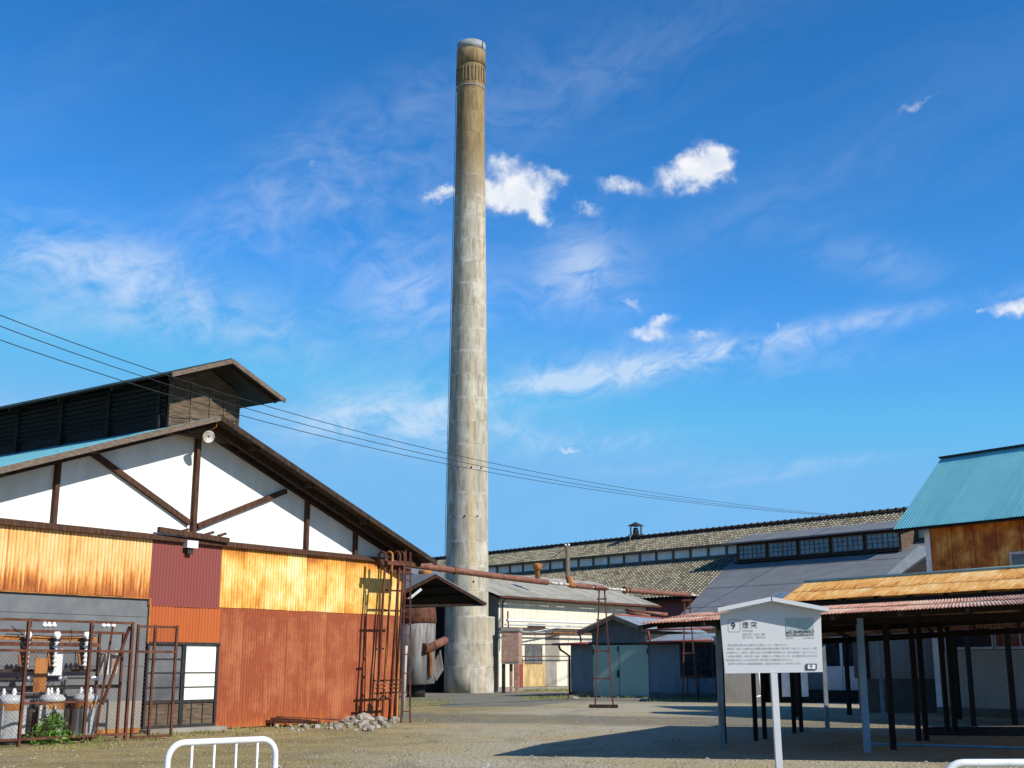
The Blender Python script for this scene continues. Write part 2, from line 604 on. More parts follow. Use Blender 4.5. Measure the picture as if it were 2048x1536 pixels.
M['shed_roof'] = two('blue_grey_roof_sheet', (.16, .19, .22), (.26, .29, .32), 2, (1, 1, 1), .6, .15, 30)
M['cement_roof'] = rust_sheet('weathered_cement_sheet', [(0, (.13, .115, .085)), (.4, (.25, .235, .195)), (.7, (.36, .34, .29)), (1, (.44, .42, .37))], .1, 0, .9, .45, (-.1, .2), .2, .9, .9)
M['green_door'] = two('pale_green_door_paint', (.30, .42, .34), (.37, .49, .40), 1.2, (1, 1, .6), .6, .1, 40)
M['hut_wall'] = two('grey_brown_render', (.20, .18, .155), (.29, .265, .23), 1.4, (1, 1, .7), .9, .3, 40)
M['plinth'] = two('dark_plinth_concrete', (.09, .08, .07), (.15, .135, .115), 2, (1, 1, .7), .9, .3, 40)
M['porcelain'] = two('white_porcelain', (.72, .72, .70), (.80, .80, .78), 6, (1, 1, 1), .25, .02, 40)
M['cable'] = two('black_cable_rubber', (.012, .012, .014), (.025, .025, .028), 6)
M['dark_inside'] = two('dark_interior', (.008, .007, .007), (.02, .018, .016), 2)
M['shade_black'] = two('shade_darkened_timber', (.010, .008, .007), (.024, .018, .014), 4, (3, 3, .6), .85, .3, 40, 0, .2)  # timber taken near black, deep shade put into the colour
M['tank_pale'] = two('stained_shaded_pale_tank', (.07, .05, .038), (.30, .295, .285), 2.0, (1.6, 1.6, .25), .7, .2, 40, 0, .3, .2)  # stained pale tank, darkened in colour in place of a cast shadow
M['rim_metal'] = two('dull_zinc_rim', (.20, .21, .22), (.30, .31, .32), 3, (1, 1, .6), .7, .1, 40)
M['white_pane'] = two('white_door_pane', (.76, .76, .66), (.82, .82, .74), 1.5, (1, 1, 3), .7, .05, 30)  # bright white for the door's right panes
M['sign_white'] = two('sign_panel_white', (.50, .505, .515), (.54, .54, .545), 2, (1, 1, 1), .45, .02, 30)
M['ink'] = two('dark_ink', (.02, .024, .04), (.03, .035, .05), 6)
M['ink_soft'] = two('grey_ink', (.20, .205, .215), (.25, .255, .26), 6)
M['rock'] = two('broken_concrete', (.17, .145, .11), (.38, .345, .285), 7, (1, 1, 1), .95, .5, 40)
M['stone'] = two('gravel_stone', (.18, .155, .115), (.40, .36, .29), 9, (1, 1, 1), .95, .3, 40)
M['leaf'] = two('weed_leaf', (.045, .15, .014), (.12, .28, .03), 8, (1, 1, 1), .6, .1, 40)
M['grass'] = two('dry_grass_blade', (.10, .14, .025), (.30, .27, .08), 1.6, (1, 1, 1), .7, .1, 40)
M['chain'] = two('zinc_chain', (.35, .35, .36), (.5, .5, .5), 8, (1, 1, 1), .35, .05, 40, .6)


def glass_mat(name, c1, c2, rough=.08):
    m, g, fin = material(name)
    o = g.co()
    f = g.noise(o, 1.3, 4, .6)
    fin(g.mix(g.ss(f, .35, .65), c1, c2), rough, g.bump(g.noise(o, 4, 2, .5), .05, .02), 0, .6)
    return m


M['glass'] = glass_mat('dark_window_glass', (.012, .015, .018), (.04, .048, .055))
M['glass_grey'] = glass_mat('dusty_window_glass', (.075, .085, .095), (.15, .16, .17), .35)
M['glass_sky'] = glass_mat('reflective_window_glass', (.10, .13, .16), (.18, .22, .25), .12)


def m_chimney():
    m, g, fin = material('chimney_concrete')
    o = g.co()
    x, y, z = g.xyz(o)
    L = 1.42
    band = g.m('DIVIDE', z, L)
    br = g.white(g.m('FLOOR', band))
    fr = g.m('FRACT', band)
    osh = g.v('ADD', o, g.comb(g.m('MULTIPLY', br, 3.1), g.m('MULTIPLY', br, 1.7), 0.0))
    st = g.noise(osh, 1, 6, .66, (3.6, 3.6, .55))
    fine = g.noise(osh, 1, 5, .66, (11, 11, 1.1))
    bl = g.noise(o, .9, 6, .66, (1, 1, .8))
    hi = g.ss(g.m('ADD', z, g.m('MULTIPLY', g.m('SUBTRACT', st, .5), 9)), 27.5, 34)
    pale = g.mix(g.ss(st, .36, .62), (.255, .225, .165), (.45, .41, .33))
    pale = g.mix(g.m('MULTIPLY', g.ss(bl, .46, .66), .75), pale, (.60, .56, .475))
    pale = g.mix(g.m('MULTIPLY', g.ss(fine, .46, .68), .6), pale, (.25, .215, .155))
    pale = g.mix(g.m('MULTIPLY', br, .35), pale, (.36, .32, .25))
    # ochre streak down the right front
    oc = g.ss(g.noise(o, 1, 3, .5, (2.3, 2.3, .05)), .60, .70)
    pale = g.mix(g.m('MULTIPLY', oc, .55), pale, (.58, .42, .2))
    brown = g.mix(g.ss(st, .35, .65), (.175, .118, .055), (.30, .215, .11))
    brown = g.mix(g.m('MULTIPLY', g.ss(fine, .5, .7), .35), brown, (.15, .10, .05))
    c = g.mix(hi, pale, brown)
    j = g.m('SUBTRACT', 1.0, g.ss(g.m('ABSOLUTE', g.m('SUBTRACT', fr, .5)), .44, .488))
    jn = g.m('MULTIPLY', g.m('SUBTRACT', 1.0, j), g.ss(g.noise(o, 1.6, 5, .7), .40, .62))
    c = g.mix(g.m('MULTIPLY', jn, .55), c, g.mix(hi, (.76, .73, .66), (.36, .28, .17)))
    jd = g.ss(g.m('ABSOLUTE', g.m('SUBTRACT', fr, .5)), .488, .5)
    c = g.mix(g.m('MULTIPLY', jd, .75), c, (.13, .105, .07))
    hgt = g.m('SUBTRACT', g.m('ADD', fine, g.m('MULTIPLY', st, .6)), g.m('MULTIPLY', jd, 1.0))
    fin(c, .92, g.bump(hgt, .55, .03), 0, .2)
    return m


M['chimney'] = m_chimney()


def m_tile():
    m, g, fin = material('clay_roof_tile')
    o = g.co()
    uv = g.xyz(g.co('UV'))
    u, v = uv[0], uv[1]
    row = g.m('FLOOR', g.m('MULTIPLY', v, 1.0))
    r = g.white(g.m('ADD', g.m('MULTIPLY', g.m('FLOOR', u), 17.31), g.m('MULTIPLY', row, 3.73)))
    f = g.m('ADD', g.m('MULTIPLY', r, .55), g.m('MULTIPLY', g.noise(o, .5, 5, .6), .55))
    c = g.ramp(f, [(0, (.045, .04, .03)), (.35, (.20, .175, .12)), (.6, (.33, .29, .195)), (1, (.46, .41, .29))])
    fv = g.m('FRACT', v)
    c = g.mix(g.ss(fv, .80, .98), c, (.05, .042, .032))
    fu = g.m('ABSOLUTE', g.m('SUBTRACT', g.m('FRACT', u), .5))
    c = g.mix(g.ss(fu, .22, .44), c, (.04, .035, .028))
    fin(c, .9, g.bump(fv, .6, .05), 0, .2)
    return m


M['tile'] = m_tile()


def m_brick():
    m, g, fin = material('old_red_brick')
    o = g.co()
    x, y, z = g.xyz(o)
    nd = g.n('ShaderNodeTexBrick')
    g.put(nd.inputs['Vector'], g.comb(g.m('ADD', x, y), z, 0.0))
    nd.inputs['Scale'].default_value = 1
    nd.inputs['Brick Width'].default_value = .21
    nd.inputs['Row Height'].default_value = .07
    nd.inputs['Mortar Size'].default_value = .012
    nd.inputs['Color1'].default_value = (.25, .085, .05, 1)
    nd.inputs['Color2'].default_value = (.36, .17, .115, 1)
    nd.inputs['Mortar'].default_value = (.34, .27, .21, 1)
    c = g.mix(g.m('MULTIPLY', g.ss(g.noise(o, 5, 5, .6), .4, .7), .35), nd.outputs[0], (.50, .42, .36))
    fin(c, .92, g.bump(nd.outputs[1], -.5, .02), 0, .2)
    return m


M['brick'] = m_brick()


def m_ground():
    m, g, fin = material('yard_gravel')
    o = g.co()
    x, y, z = g.xyz(o)
    big = g.noise(o, .11, 5, .6)
    mid = g.noise(o, .8, 6, .65)
    fine = g.noise(o, 14, 5, .7)
    peb = g.n('ShaderNodeTexVoronoi')
    g.put(peb.inputs['Vector'], o)
    peb.inputs['Scale'].default_value = 17
    peb2 = g.n('ShaderNodeTexVoronoi')
    g.put(peb2.inputs['Vector'], o)
    peb2.inputs['Scale'].default_value = 5.5
    prow = g.xyz(peb.outputs['Color'])[0]
    grav = g.mix(g.ss(fine, .3, .7), (.24, .205, .135), (.43, .375, .265))
    grav = g.mix(g.m('MULTIPLY', prow, .55), grav, (.46, .41, .30))
    dirt = g.mix(g.ss(mid, .3, .7), (.20, .15, .062), (.32, .245, .11))
    dirt = g.mix(g.m('MULTIPLY', g.ss(fine, .45, .75), .6), dirt, (.40, .32, .19))
    dirt = g.mix(g.m('MULTIPLY', g.ss(g.noise(o, 3.1, 5, .7), .55, .7), .5), dirt, (.13, .10, .05))
    # brown earth in front of the rusty shed, gravel to the right
    e = g.m('ADD', g.m('ADD', x, 2.4), g.m('MULTIPLY', g.m('SUBTRACT', big, .5), 8))
    e = g.m('SUBTRACT', e, g.m('MULTIPLY', g.m('SUBTRACT', y, 24.0), .10))
    c = g.mix(g.ss(e, -2.2, 2.2), dirt, grav)
    # worn grey driving lane across the yard
    ln = g.m('SUBTRACT', y, g.m('ADD', 37.5, g.m('MULTIPLY', x, -.30)))
    ln = g.m('ADD', ln, g.m('MULTIPLY', g.m('SUBTRACT', mid, .5), 3.2))
    lane = g.m('SUBTRACT', 1.0, g.ss(g.m('ABSOLUTE', ln), 2.0, 4.2))
    c = g.mix(g.m('MULTIPLY', lane, .85), c, g.mix(fine, (.135, .118, .085), (.215, .188, .135)))
    far = g.ss(g.m('ADD', y, g.m('MULTIPLY', g.m('SUBTRACT', mid, .5), 8)), 50, 54)
    c = g.mix(g.m('MULTIPLY', far, .6), c, g.mix(fine, (.20, .175, .125), (.27, .24, .175)))
    # dry yellow sandy patches and faint wheel tracks
    yp = g.ss(g.noise(o, .28, 5, .65), .47, .66)
    c = g.mix(g.m('MULTIPLY', yp, .55), c, g.mix(fine, (.30, .22, .085), (.43, .33, .16)))
    tr_ = g.m('ADD', g.m('MULTIPLY', x, .78), g.m('MULTIPLY', y, -.22))
    tr_ = g.m('ADD', tr_, g.m('MULTIPLY', g.m('SUBTRACT', big, .5), 5.0))
    tk = g.m('ABSOLUTE', g.m('SUBTRACT', g.m('FRACT', g.m('DIVIDE', tr_, 1.7)), .5))
    tkm = g.m('MULTIPLY', g.m('SUBTRACT', 1.0, g.ss(tk, .06, .17)), g.ss(g.noise(o, .35, 3, .5), .42, .6))
    c = g.mix(g.m('MULTIPLY', tkm, .38), c, (.17, .145, .10))
    wet = g.ss(g.noise(o, .5, 6, .7, (1, 1.6, 1)), .54, .66)
    c = g.mix(g.m('MULTIPLY', wet, .35), c, (.155, .13, .085))
    # thin green growth
    gr = g.m('MULTIPLY', g.ss(g.noise(o, .55, 5, .65), .56, .7), g.ss(g.noise(o, 6, 4, .7), .45, .65))
    c = g.mix(g.m('MULTIPLY', gr, .55), c, (.13, .16, .035))
    h = g.m('ADD', g.m('MULTIPLY', fine, .7), g.m('ADD', g.m('MULTIPLY', peb.outputs['Distance'], .6), g.m('MULTIPLY', mid, 1.4)))
    fin(c, .97, g.bump(h, .9, .05), 0, .15)
    return m


M['ground'] = m_ground()


def m_asphalt():
    m, g, fin = material('old_asphalt')
    o = g.co()
    fine = g.noise(o, 12, 5, .7)
    mid = g.noise(o, .6, 5, .6)
    c = g.mix(g.ss(fine, .3, .7), (.13, .12, .092), (.19, .172, .13))
    c = g.mix(g.m('MULTIPLY', g.ss(mid, .45, .7), .5), c, (.24, .22, .17))
    fin(c, .95, g.bump(fine, .4, .01), 0, .2)
    return m


M['asphalt'] = m_asphalt()


def m_picture():
    m, g, fin = material('printed_old_photograph')
    uv = g.xyz(g.co('UV'))
    u, v = uv[0], uv[1]
    o = g.co()
    n = g.noise(o, 1, 6, .6, (22, 1, 60))
    sky = (.30, .38, .37)
    low = g.mix(g.ss(n, .4, .6), (.07, .085, .09), (.33, .37, .37))
    c = g.mix(g.ss(g.m('ADD', v, g.m('MULTIPLY', g.m('SUBTRACT', n, .5), .25)), .28, .36), low, sky)
    stack = g.m('MULTIPLY', g.m('LESS_THAN', g.m('ABSOLUTE', g.m('SUBTRACT', u, .47)), .008), g.m('MULTIPLY', g.m('GREATER_THAN', v, .28), g.m('LESS_THAN', v, .82)))
    c = g.mix(stack, c, (.10, .12, .13))
    c = g.mix(g.m('MULTIPLY', g.m('LESS_THAN', g.m('ABSOLUTE', g.m('SUBTRACT', v, .22)), .05), g.ss(g.noise(o, 1, 4, .5, (30, 1, 9)), .48, .55)), c, (.03, .035, .04))
    fin(c, .5, None, 0, .3)
    return m


M['picture'] = m_picture()

# ------------------------------------------------------------------ ground
mb = MB()
mb.add([(-2500, -300, 0), (2500, -300, 0), (2500, 4500, 0), (-2500, 4500, 0)], [(0, 1, 2, 3)])
mb.build('ground', M['ground'], kind='structure')
mb = MB()
pl = [gnd(x, y, .004) for x, y in [(798, 1398), (900, 1403), (880, 1414), (1060, 1412), (1150, 1402), (1190, 1402), (1310, 1403), (1310, 1397), (1130, 1386), (1020, 1382), (800, 1381)]]
mb.add(pl, [tuple(range(len(pl)))[::-1]])
o = mb.build('path', M['asphalt'], kind='structure')

# ------------------------------------------------------------------ timber gable warehouse on the left
FA = Fr(-3.4, 36.8, 35.7)
CS, HW, DEP = -7.85, 8.1, 30.0
SL = .355
ZA = 7.47            # rake underside at apex


def zr(s):
    return ZA - abs(s - CS) * SL


wh = thing('timber_warehouse', 'long gabled warehouse with white plaster gable, dark timbers and rusty corrugated lower wall', 'building', FA.p(CS, 0, 0))
BZ = 4.5             # tie beam
SL0, SR0 = CS - 7.95, .1


def gable(mb):
    mb.prism([FA.p(SL0, -.02, BZ - .1), FA.p(SR0, -.02, BZ - .1), FA.p(SR0, -.02, zr(SR0) + .02), FA.p(CS, -.02, ZA - .02), FA.p(SL0, -.02, zr(SL0) + .02)], FA.n * -.25)


part('gable_wall', M['plaster'], wh, gable)


def carcass(mb):
    mb.box(FA, SL0, SR0 - .03, -.30, -.12, 0, BZ - .12)
    mb.box(FA, SR0 - .2, SR0 - .03, -DEP, -.31, 0, zr(SR0) - .15)
    mb.box(FA, SL0, SL0 + .2, -DEP, -.31, 0, zr(SL0) - .1)
    mb.box(FA, SL0, SR0 - .03, -DEP - .2, -DEP, 0, BZ)


part('wall', M['dark_inside'], wh, carcass)


def beam(mb):
    mb.box(FA, SL0 - .05, .14, 0, .13, BZ - .02, BZ + .11)


part('tie_beam', M['brown_wood'], wh, beam)
part('ledger_board', M['brown_wood'], wh, lambda mb: (mb.bar(FA.p(-8.95, .17, 4.72), FA.p(-6.75, .17, 4.63), .09, .13), [mb.bar(FA.p(q, .17, 4.72), FA.p(q + .25, .17, 4.80), .06, .06) for q in (-7.1, -8.3, -7.5)]))
part('king_post', M['brown_wood'], wh, lambda mb: mb.bar(FA.p(-7.8, .03, 4.62), FA.p(-7.8, .03, zr(-7.8) - .03), .15, .12, FA.u))
for s in (-3.88, -1.92, -11.72, -13.7):
    part('post', M['brown_wood'], wh, lambda mb: mb.bar(FA.p(s, .03, 4.615), FA.p(s, .03, zr(s) - .02), .13, .11, FA.u))
part('brace', M['brown_wood'], wh, lambda mb: mb.bar(FA.p(-7.92, .028, 4.98), FA.p(-10.85, .028, 6.33), .13, .10, FA.n))
part('brace', M['brown_wood'], wh, lambda mb: mb.bar(FA.p(-7.66, .028, 4.92), FA.p(-4.7, .028, 6.14), .13, .10, FA.n))


def rafters(mb):
    for sg in (-1, 1):
        a, b = CS, CS + sg * 8.35
        # barge rafter against the wall and front fascia rafter
        for d in (.04, .42):
            mb.bar(FA.p(a, d, ZA + .0), FA.p(b, d, zr(b) + .0), .12, .20, FA.u * 0 + Vector((0, 0, 1)))


part('rafters', M['dark_wood'], wh, rafters)


def fascia(sg):
    def f(mb):
        a, b = CS, CS + sg * 8.55
        mb.bar(FA.p(a + sg * .0, .91, ZA + .075), FA.p(b, .91, zr(b) + .075), .05, .135)
    return f


part('fascia', M['grey_wood'], wh, fascia(-1))
part('fascia', M['dark_wood'], wh, fascia(1), 'darker brown fascia on the right slope')


for k in (1.35, 3.4, 5.6, 7.7):
    for sg in (-1, 1):
        s = CS + sg * k
        part('purlin', M['dark_wood'], wh, lambda mb: mb.bar(FA.p(s, -.2, zr(s) + .02), FA.p(s, .82, zr(s) + .02), .12, .14))


def soffit(mb):
    for sg in (-1, 1):
        b = CS + sg * 8.5
        P = [FA.p(CS, .83, ZA + .10), FA.p(b, .83, zr(b) + .10), FA.p(b, -DEP, zr(b) + .10), FA.p(CS, -DEP, ZA + .10)]
        mb.slab(*(P if sg > 0 else P[::-1]), .03)


part('roof_boards', M['dark_wood'], wh, soffit)
for sg in (-1, 1):
    def rf(mb):
        b = CS + sg * 8.62
        if sg > 0:
            mb.corr(FA.p(b, .88, zr(b) + .118), -FA.n * (DEP + .88), FA.p(CS, .88, ZA + .118) - FA.p(b, .88, zr(b) + .118), .11, .011, .8)
        else:
            mb.corr(FA.p(b, -DEP, zr(b) + .118), FA.n * (DEP + .88), FA.p(CS, .88, ZA + .118) - FA.p(b, .88, zr(b) + .118), .11, .011, .8)
    part('roof', M['teal_roof'], wh, rf)
# ridge monitor
MD = .28
ME = 8.42


def mwall(mb):
    mb.box(FA, CS - 1.05, CS + 1.05, -DEP + 1, MD - .03, ZA - .25, ME + .05)


mon = part('monitor_wall', M['louvre_wood'], wh, mwall)


def louv(mb):
    for sg in (-1, 1):
        z = 7.52
        while z < ME - .05:
            s = CS + sg * 1.1
            mb.bar(FA.p(s, MD - .12, z), FA.p(s, -DEP + 1, z), .11, .022, FA.u * -sg + Vector((0, 0, 1.0)))
            z += .125
        q = -.0
        while q > -DEP + 1:
            mb.box(FA, CS + sg * 1.12 - .06, CS + sg * 1.12 + .06, q - .1, q, 7.05, ME)
            q -= 2.0


part('louvres', M['louvre_wood'], wh, louv)


def mend(mb):
    mb.box(FA, CS - 1.12, CS + 1.12, MD - .03, MD, ZA - .4, ME + .02)
    for k in (-1.09, -.45, .15, .62, 1.09):
        mb.box(FA, CS + k - .03, CS + k + .03, MD + .001, MD + .04, ZA - .4, ME)
    z = ZA - .1
    i = 0
    while z < ME - .05:
        mb.box(FA, CS - 1.05, CS + 1.05, MD + .001, MD + .012 + (i % 2) * .006, z, z + .145)
        z += .15
        i += 1
    mb.prism([FA.p(CS - 1.12, MD - .03, ME + .02), FA.p(CS + 1.12, MD - .03, ME + .02), FA.p(CS, MD - .03, ME + .52)], FA.n * .028)


part('monitor_end_boards', M['board'], wh, mend)
MH = 1.82
MS = .38
MZ = 8.98


def mroof(mb):
    for sg in (-1, 1):
        b = CS + sg * MH
        P = [FA.p(CS, 1.2, MZ), FA.p(b, 1.2, MZ - MH * MS), FA.p(b, -DEP + .5, MZ - MH * MS), FA.p(CS, -DEP + .5, MZ)]
        mb.slab(*(P if sg > 0 else P[::-1]), .035)
    for k in range(12):
        for sg in (-1, 1):
            q = 1.0 - k * 2.2
            mb.bar(FA.p(CS, q, MZ - .08), FA.p(CS + sg * MH * .95, q, MZ - .08 - MH * .95 * MS), .07, .09)


part('monitor_roof_boards', M['dark_wood'], wh, mroof)


def mtop(mb):
    for sg in (-1, 1):
        b = CS + sg * (MH + .07)
        zb = MZ + .018 - (MH + .07) * MS
        if sg > 0:
            mb.corr(FA.p(b, 1.21, zb), -FA.n * (DEP + .71), FA.p(CS, 1.21, MZ + .018) - FA.p(b, 1.21, zb), .11, .012, .8)
        else:
            mb.corr(FA.p(b, -DEP + .5, zb), FA.n * (DEP + .71), FA.p(CS, 1.21, MZ + .018) - FA.p(b, 1.21, zb), .11, .012, .8)
    mb.tube([FA.p(CS, 1.2, MZ + .02), FA.p(CS, -DEP, MZ + .02)], .035, 6)


part('monitor_roof', M['dark_teal'], wh, mtop)
for sg in (-1, 1):
    def mf(mb):
        b = CS + sg * (MH + .02)
        mb.bar(FA.p(CS, 1.235, MZ - .03), FA.p(b, 1.235, MZ - .03 - (MH + .02) * MS), .04, .11)
    part('monitor_fascia', M['grey_wood'], wh, mf)


# cladding
def clad(name, mat, s0, s1, z0, z1, jit=.01, off=0, label=None, sw=.76, d=0.0):
    part(name, M[mat], wh, lambda mb: mb.corr(FA.p(s0, d, z0), FA.u * (s1 - s0), Vector((0, 0, z1 - z0)), .095, .012, sw, jit, off, 6, 0, True), label)


clad('cladding', 'rust_pale', SL0, -8.98, 3.1, BZ - .02, .012, 3, 'pale yellow rusty corrugated band above the grey wall')
clad('cladding', 'maroon_sheet', -8.98, -6.82, 2.93, BZ - .02, .004, 0, 'maroon painted corrugated panel', .76, .004)
clad('cladding', 'rust_yellow', -6.82, .1, 2.97, BZ - .02, .008, 40, 'bright yellow rusty corrugated band', .76, .008)
clad('cladding', 'rust_orange', -8.93, -6.72, 2.04, 2.95, .0, 60, 'orange red corrugated panel over the door', .76, -.012)
clad('cladding', 'rust_red', -6.72, .1, .02, 2.99, .008, 70, 'brick red corrugated lower wall', .76, -.004)


def greyp(mb):
    mb.box(FA, SL0, -8.95, -.11, -.03, .0, 3.08)
    mb.box(FA, SL0, -8.97, -.03, -.018, 1.52, 1.55)
    mb.box(FA, SL0, -8.97, -.03, -.018, 2.66, 2.675)


part('grey_wall_panel', M['grey_board'], wh, greyp)
part('stained_skirting', M['hut_wall'], wh, lambda mb: mb.box(FA, -11.4, -8.97, -.03, -.008, .02, .74), 'stained beige low board below the grey wall')
part('rust_strip', M['rust_bright'], wh, lambda mb: mb.box(FA, -11.4, -8.97, -.008, .012, .02, .13))
part('drip_strip', M['rust_bright'], wh, lambda mb: (mb.box(FA, SL0, -8.94, 0.0, .03, 3.075, 3.1), mb.box(FA, -8.95, -8.91, -.03, .03, 2.05, 3.1)))
part('corner_board', M['rust_bright'], wh, lambda mb: mb.box(FA, .03, .15, -.25, .025, 0.02, BZ))
# sliding door
dr = part('door', M['dark_wood'], wh, lambda mb: (
    mb.box(FA, -8.9, -6.73, -.105, -.06, .1, 2.03),))


def dframe(mb):
    for s in (-8.9, -7.86, -7.80, -6.78):
        mb.box(FA, s, s + .05, -.06, .005, .1, 2.03)
    mb.box(FA, -8.95, -6.7, -.06, .02, 2.03, 2.09)
    for z in (.1, .66):
        mb.box(FA, -8.85, -6.78, -.055, -.005, z, z + .06)
    for z in (1.02, 1.36, 1.68):
        mb.box(FA, -8.85, -7.86, -.055, -.012, z, z + .025)
        if z < 1.5:
            mb.box(FA, -7.75, -6.78, -.055, -.012, z, z + .022)
    for k in range(1, 6):
        s = -8.85 + k * .345
        mb.box(FA, s, s + .02, -.055, -.03, .16, .66)


part('door_frame', M['black_metal'], dr, dframe)
part('door_pane', M['glass_grey'], dr, lambda mb: mb.box(FA, -8.84, -7.87, -.052, -.035, .73, 2.02), 'dusty grey glazed left leaf')
part('door_pane', M['white_pane'], dr, lambda mb: mb.box(FA, -7.74, -6.79, -.052, -.035, .73, 2.02), 'bright white right leaf')
part('door_boards', M['board'], dr, lambda mb: [mb.box(FA, -8.84 + k * .345, -8.84 + k * .345 + .32, -.05, -.036, .16, .655) for k in range(6)])
part('door_sill', M['hut_wall'], wh, lambda mb: mb.box(FA, -9.0, -6.65, -.1, .35, 0, .09))

# lamp under the apex
s, z = FA.px(424, 870, .72)
lp = thing('flood_lamp', 'round bell shaped lamp hanging below the gable apex of the warehouse', 'lamp', FA.p(s, .72, z))
part('reflector', M['old_white'], lp, lambda mb: mb.lathe(FA.p(s, .50, z), [(.035, 0), (.05, .06), (.12, .16), (.155, .22), (.14, .215), (.02, .19)], 20, FA.n * .85 - Vector((0, 0, .25)) + FA.u * -.35, False))
part('bulb', M['glass_sky'], lp, lambda mb: mb.sphere(FA.p(s - .05, .66, z - .02), .045))
part('bracket', M['rust_bright'], lp, lambda mb: mb.tube([FA.p(s, .5, z + .02), FA.p(s + .02, .6, z + .14), FA.p(s + .05, .8, z + .2), FA.p(s + .06, .83, z + .40)], .016, 6))
s, z = FA.px(383, 1092, .15)
jb = thing('electrical_box', 'small white electrical box under the king post of the warehouse gable', 'box', FA.p(s, .15, z))
part('cover', M['white_metal'], jb, lambda mb: mb.box(FA, s - .17, s + .17, .02, .2, z - .05, z + .13))
part('base', M['black_metal'], jb, lambda mb: mb.box(FA, s - .1, s + .08, .02, .14, z - .20, z - .052))

# ------------------------------------------------------------------ pipe bank at the warehouse corner
PD = .78
pr = thing('pipe_rack', 'tall bank of thin rusty vertical pipes with bent tops at the warehouse corner', 'pipes', FA.p(-.2, PD, 0))


def sx(x, y, d=PD):
    return FA.px(x, y, d)


prows = [(771, 752, 0), (785, 764, .1), (800, 778, .03), (809, 788, .12), (797, 791, -.1)]
for i, (xt, xb, dd) in enumerate(prows):
    st_, zt = sx(xt, 1112, PD + dd)
    sb_, zb = sx(xb, 1436, PD + dd)

    def fn(mb):
        top = FA.p(st_, PD + dd, zt)
        arc = [top + FA.n * (-.13 + .13 * math.cos(a)) * 1 + Vector((0, 0, .13 * math.sin(a))) for a in [R(k) for k in range(0, 181, 30)]]
        arc.append(arc[-1] - Vector((0, 0, .35)))
        mb.tube([FA.p(sb_, PD + dd, .0)] + arc, (.036, .034, .04, .032, .03)[i], 8)
        for q in (.95, 1.05):
            mb.lathe(FA.p(sb_ + (st_ - sb_) * q / zt, PD + dd, q - .05), [(.07, 0), (.07, .04)], 8)
    part('pipe', M['rust_bright' if i == 1 else 'rust_steel'], pr, fn)
s0_, _ = sx(752, 1300)
s1_, _ = sx(802, 1300)


for z, a, b, w, h, dd in [(.78, s0_ - .1, s1_ + .1, .04, .05, -.03), (1.12, s0_, s1_ + .15, .04, .05, -.03), (1.98, s0_ + .05, s0_ + .35, .04, .05, -.03), (3.05, s0_ + .15, s1_ + .2, .04, .05, -.03), (3.62, s0_ + .4, s1_ + .2, .04, .05, -.03),
                        (4.42, s0_ + .1, s1_ + .45, .10, .12, -.05), (4.38, s0_ + .25, s1_ + .4, .07, .10, .1), (4.2, s0_ + .5, s1_ + .4, .07, .16, -.06)]:
    part('bracket', M['rust_steel'], pr, lambda mb: mb.bar(FA.p(a, PD + dd, z), FA.p(b, PD + dd, z + .02), w, h))
for k in range(7):
    part('coupling', M['rust_steel'], pr, lambda mb: mb.lathe(FA.p(s0_ + .15 + k * .15, PD + .02, 4.28 + (k % 2) * .08), [(.04, 0), (.065, .03), (.065, .12), (.03, .15)], 8))
for k in range(4):
    part('valve', M['rust_steel'], pr, lambda mb: mb.lathe(FA.p(s0_ + .03 + k * .17, PD + .06, .6), [(.02, 0), (.07, .02), (.07, .05), (.03, .07), (.03, .13)], 8))
cd = MB()
cd.tube([FA.p(.16, .18, 0.0), FA.p(.2, .2, 1.9), FA.p(.22, .2, 2.1)], .045, 8)
o = cd.build('conduit', M['galv'], None, loc=FA.p(.16, .18, 0))
tag(o, 'pale grey conduit pipe rising up the corner of the rusty warehouse', 'pipe')
# ladder
ld = thing('iron_ladder', 'narrow rusty iron ladder standing right of the pipe bank', 'ladder', FA.p(.55, .9, 0))
LA, LBt = gnd(802, 1446), gnd(820, 1446)
LAz = at(812, 1100, LA.y)
LBz = at(821, 1104, LBt.y)
for a, b in ((LA, LAz), (LBt, LBz)):
    part('rail', M['rust_steel'], ld, lambda mb: mb.bar(a, b, .045, .045))
for k in range(9):
    t = (k + .6) / 9.2
    part('rung', M['rust_steel'], ld, lambda mb: mb.bar(LA.lerp(LAz, t), LBt.lerp(LBz, t), .03, .03))

# ------------------------------------------------------------------ rubble and scrap at the foot of the wall
sc = thing('scrap_frame', 'long low rusty steel frame lying on short legs against the warehouse wall', 'scrap metal', FA.p(-5.0, .6, 0))


def scr(mb):
    a, b = gnd(455, 1452), gnd(638, 1455)
    up = Vector((0, 0, .14))
    mb.bar(a + up, b + up * .9, .22, .07)
    mb.bar(a + up + FA.n * -.35 + Vector((0, 0, .12)), b + up + FA.n * -.3, .08, .08)
    mb.tube([a + up + FA.n * -.3 + Vector((0, 0, .25)), a.lerp(b, .5) + up + FA.n * -.3 + Vector((0, 0, .12)), b + up + FA.n * -.35 + FA.u * 1.2], .018, 6)


part('rail', M['rust_steel'], sc, scr)


def scl(mb, t, e):
    a, b = gnd(455, 1452), gnd(638, 1455)
    q = a.lerp(b, t)
    mb.bar(q + FA.n * e, q + FA.n * e + Vector((0, 0, .2)), .03, .03)


for t, e in ((0, .1), (.01, -.1), (.03, -.25), (.52, .1), (.98, .05)):
    part('leg', M['rust_steel'], sc, lambda mb: scl(mb, t, e))


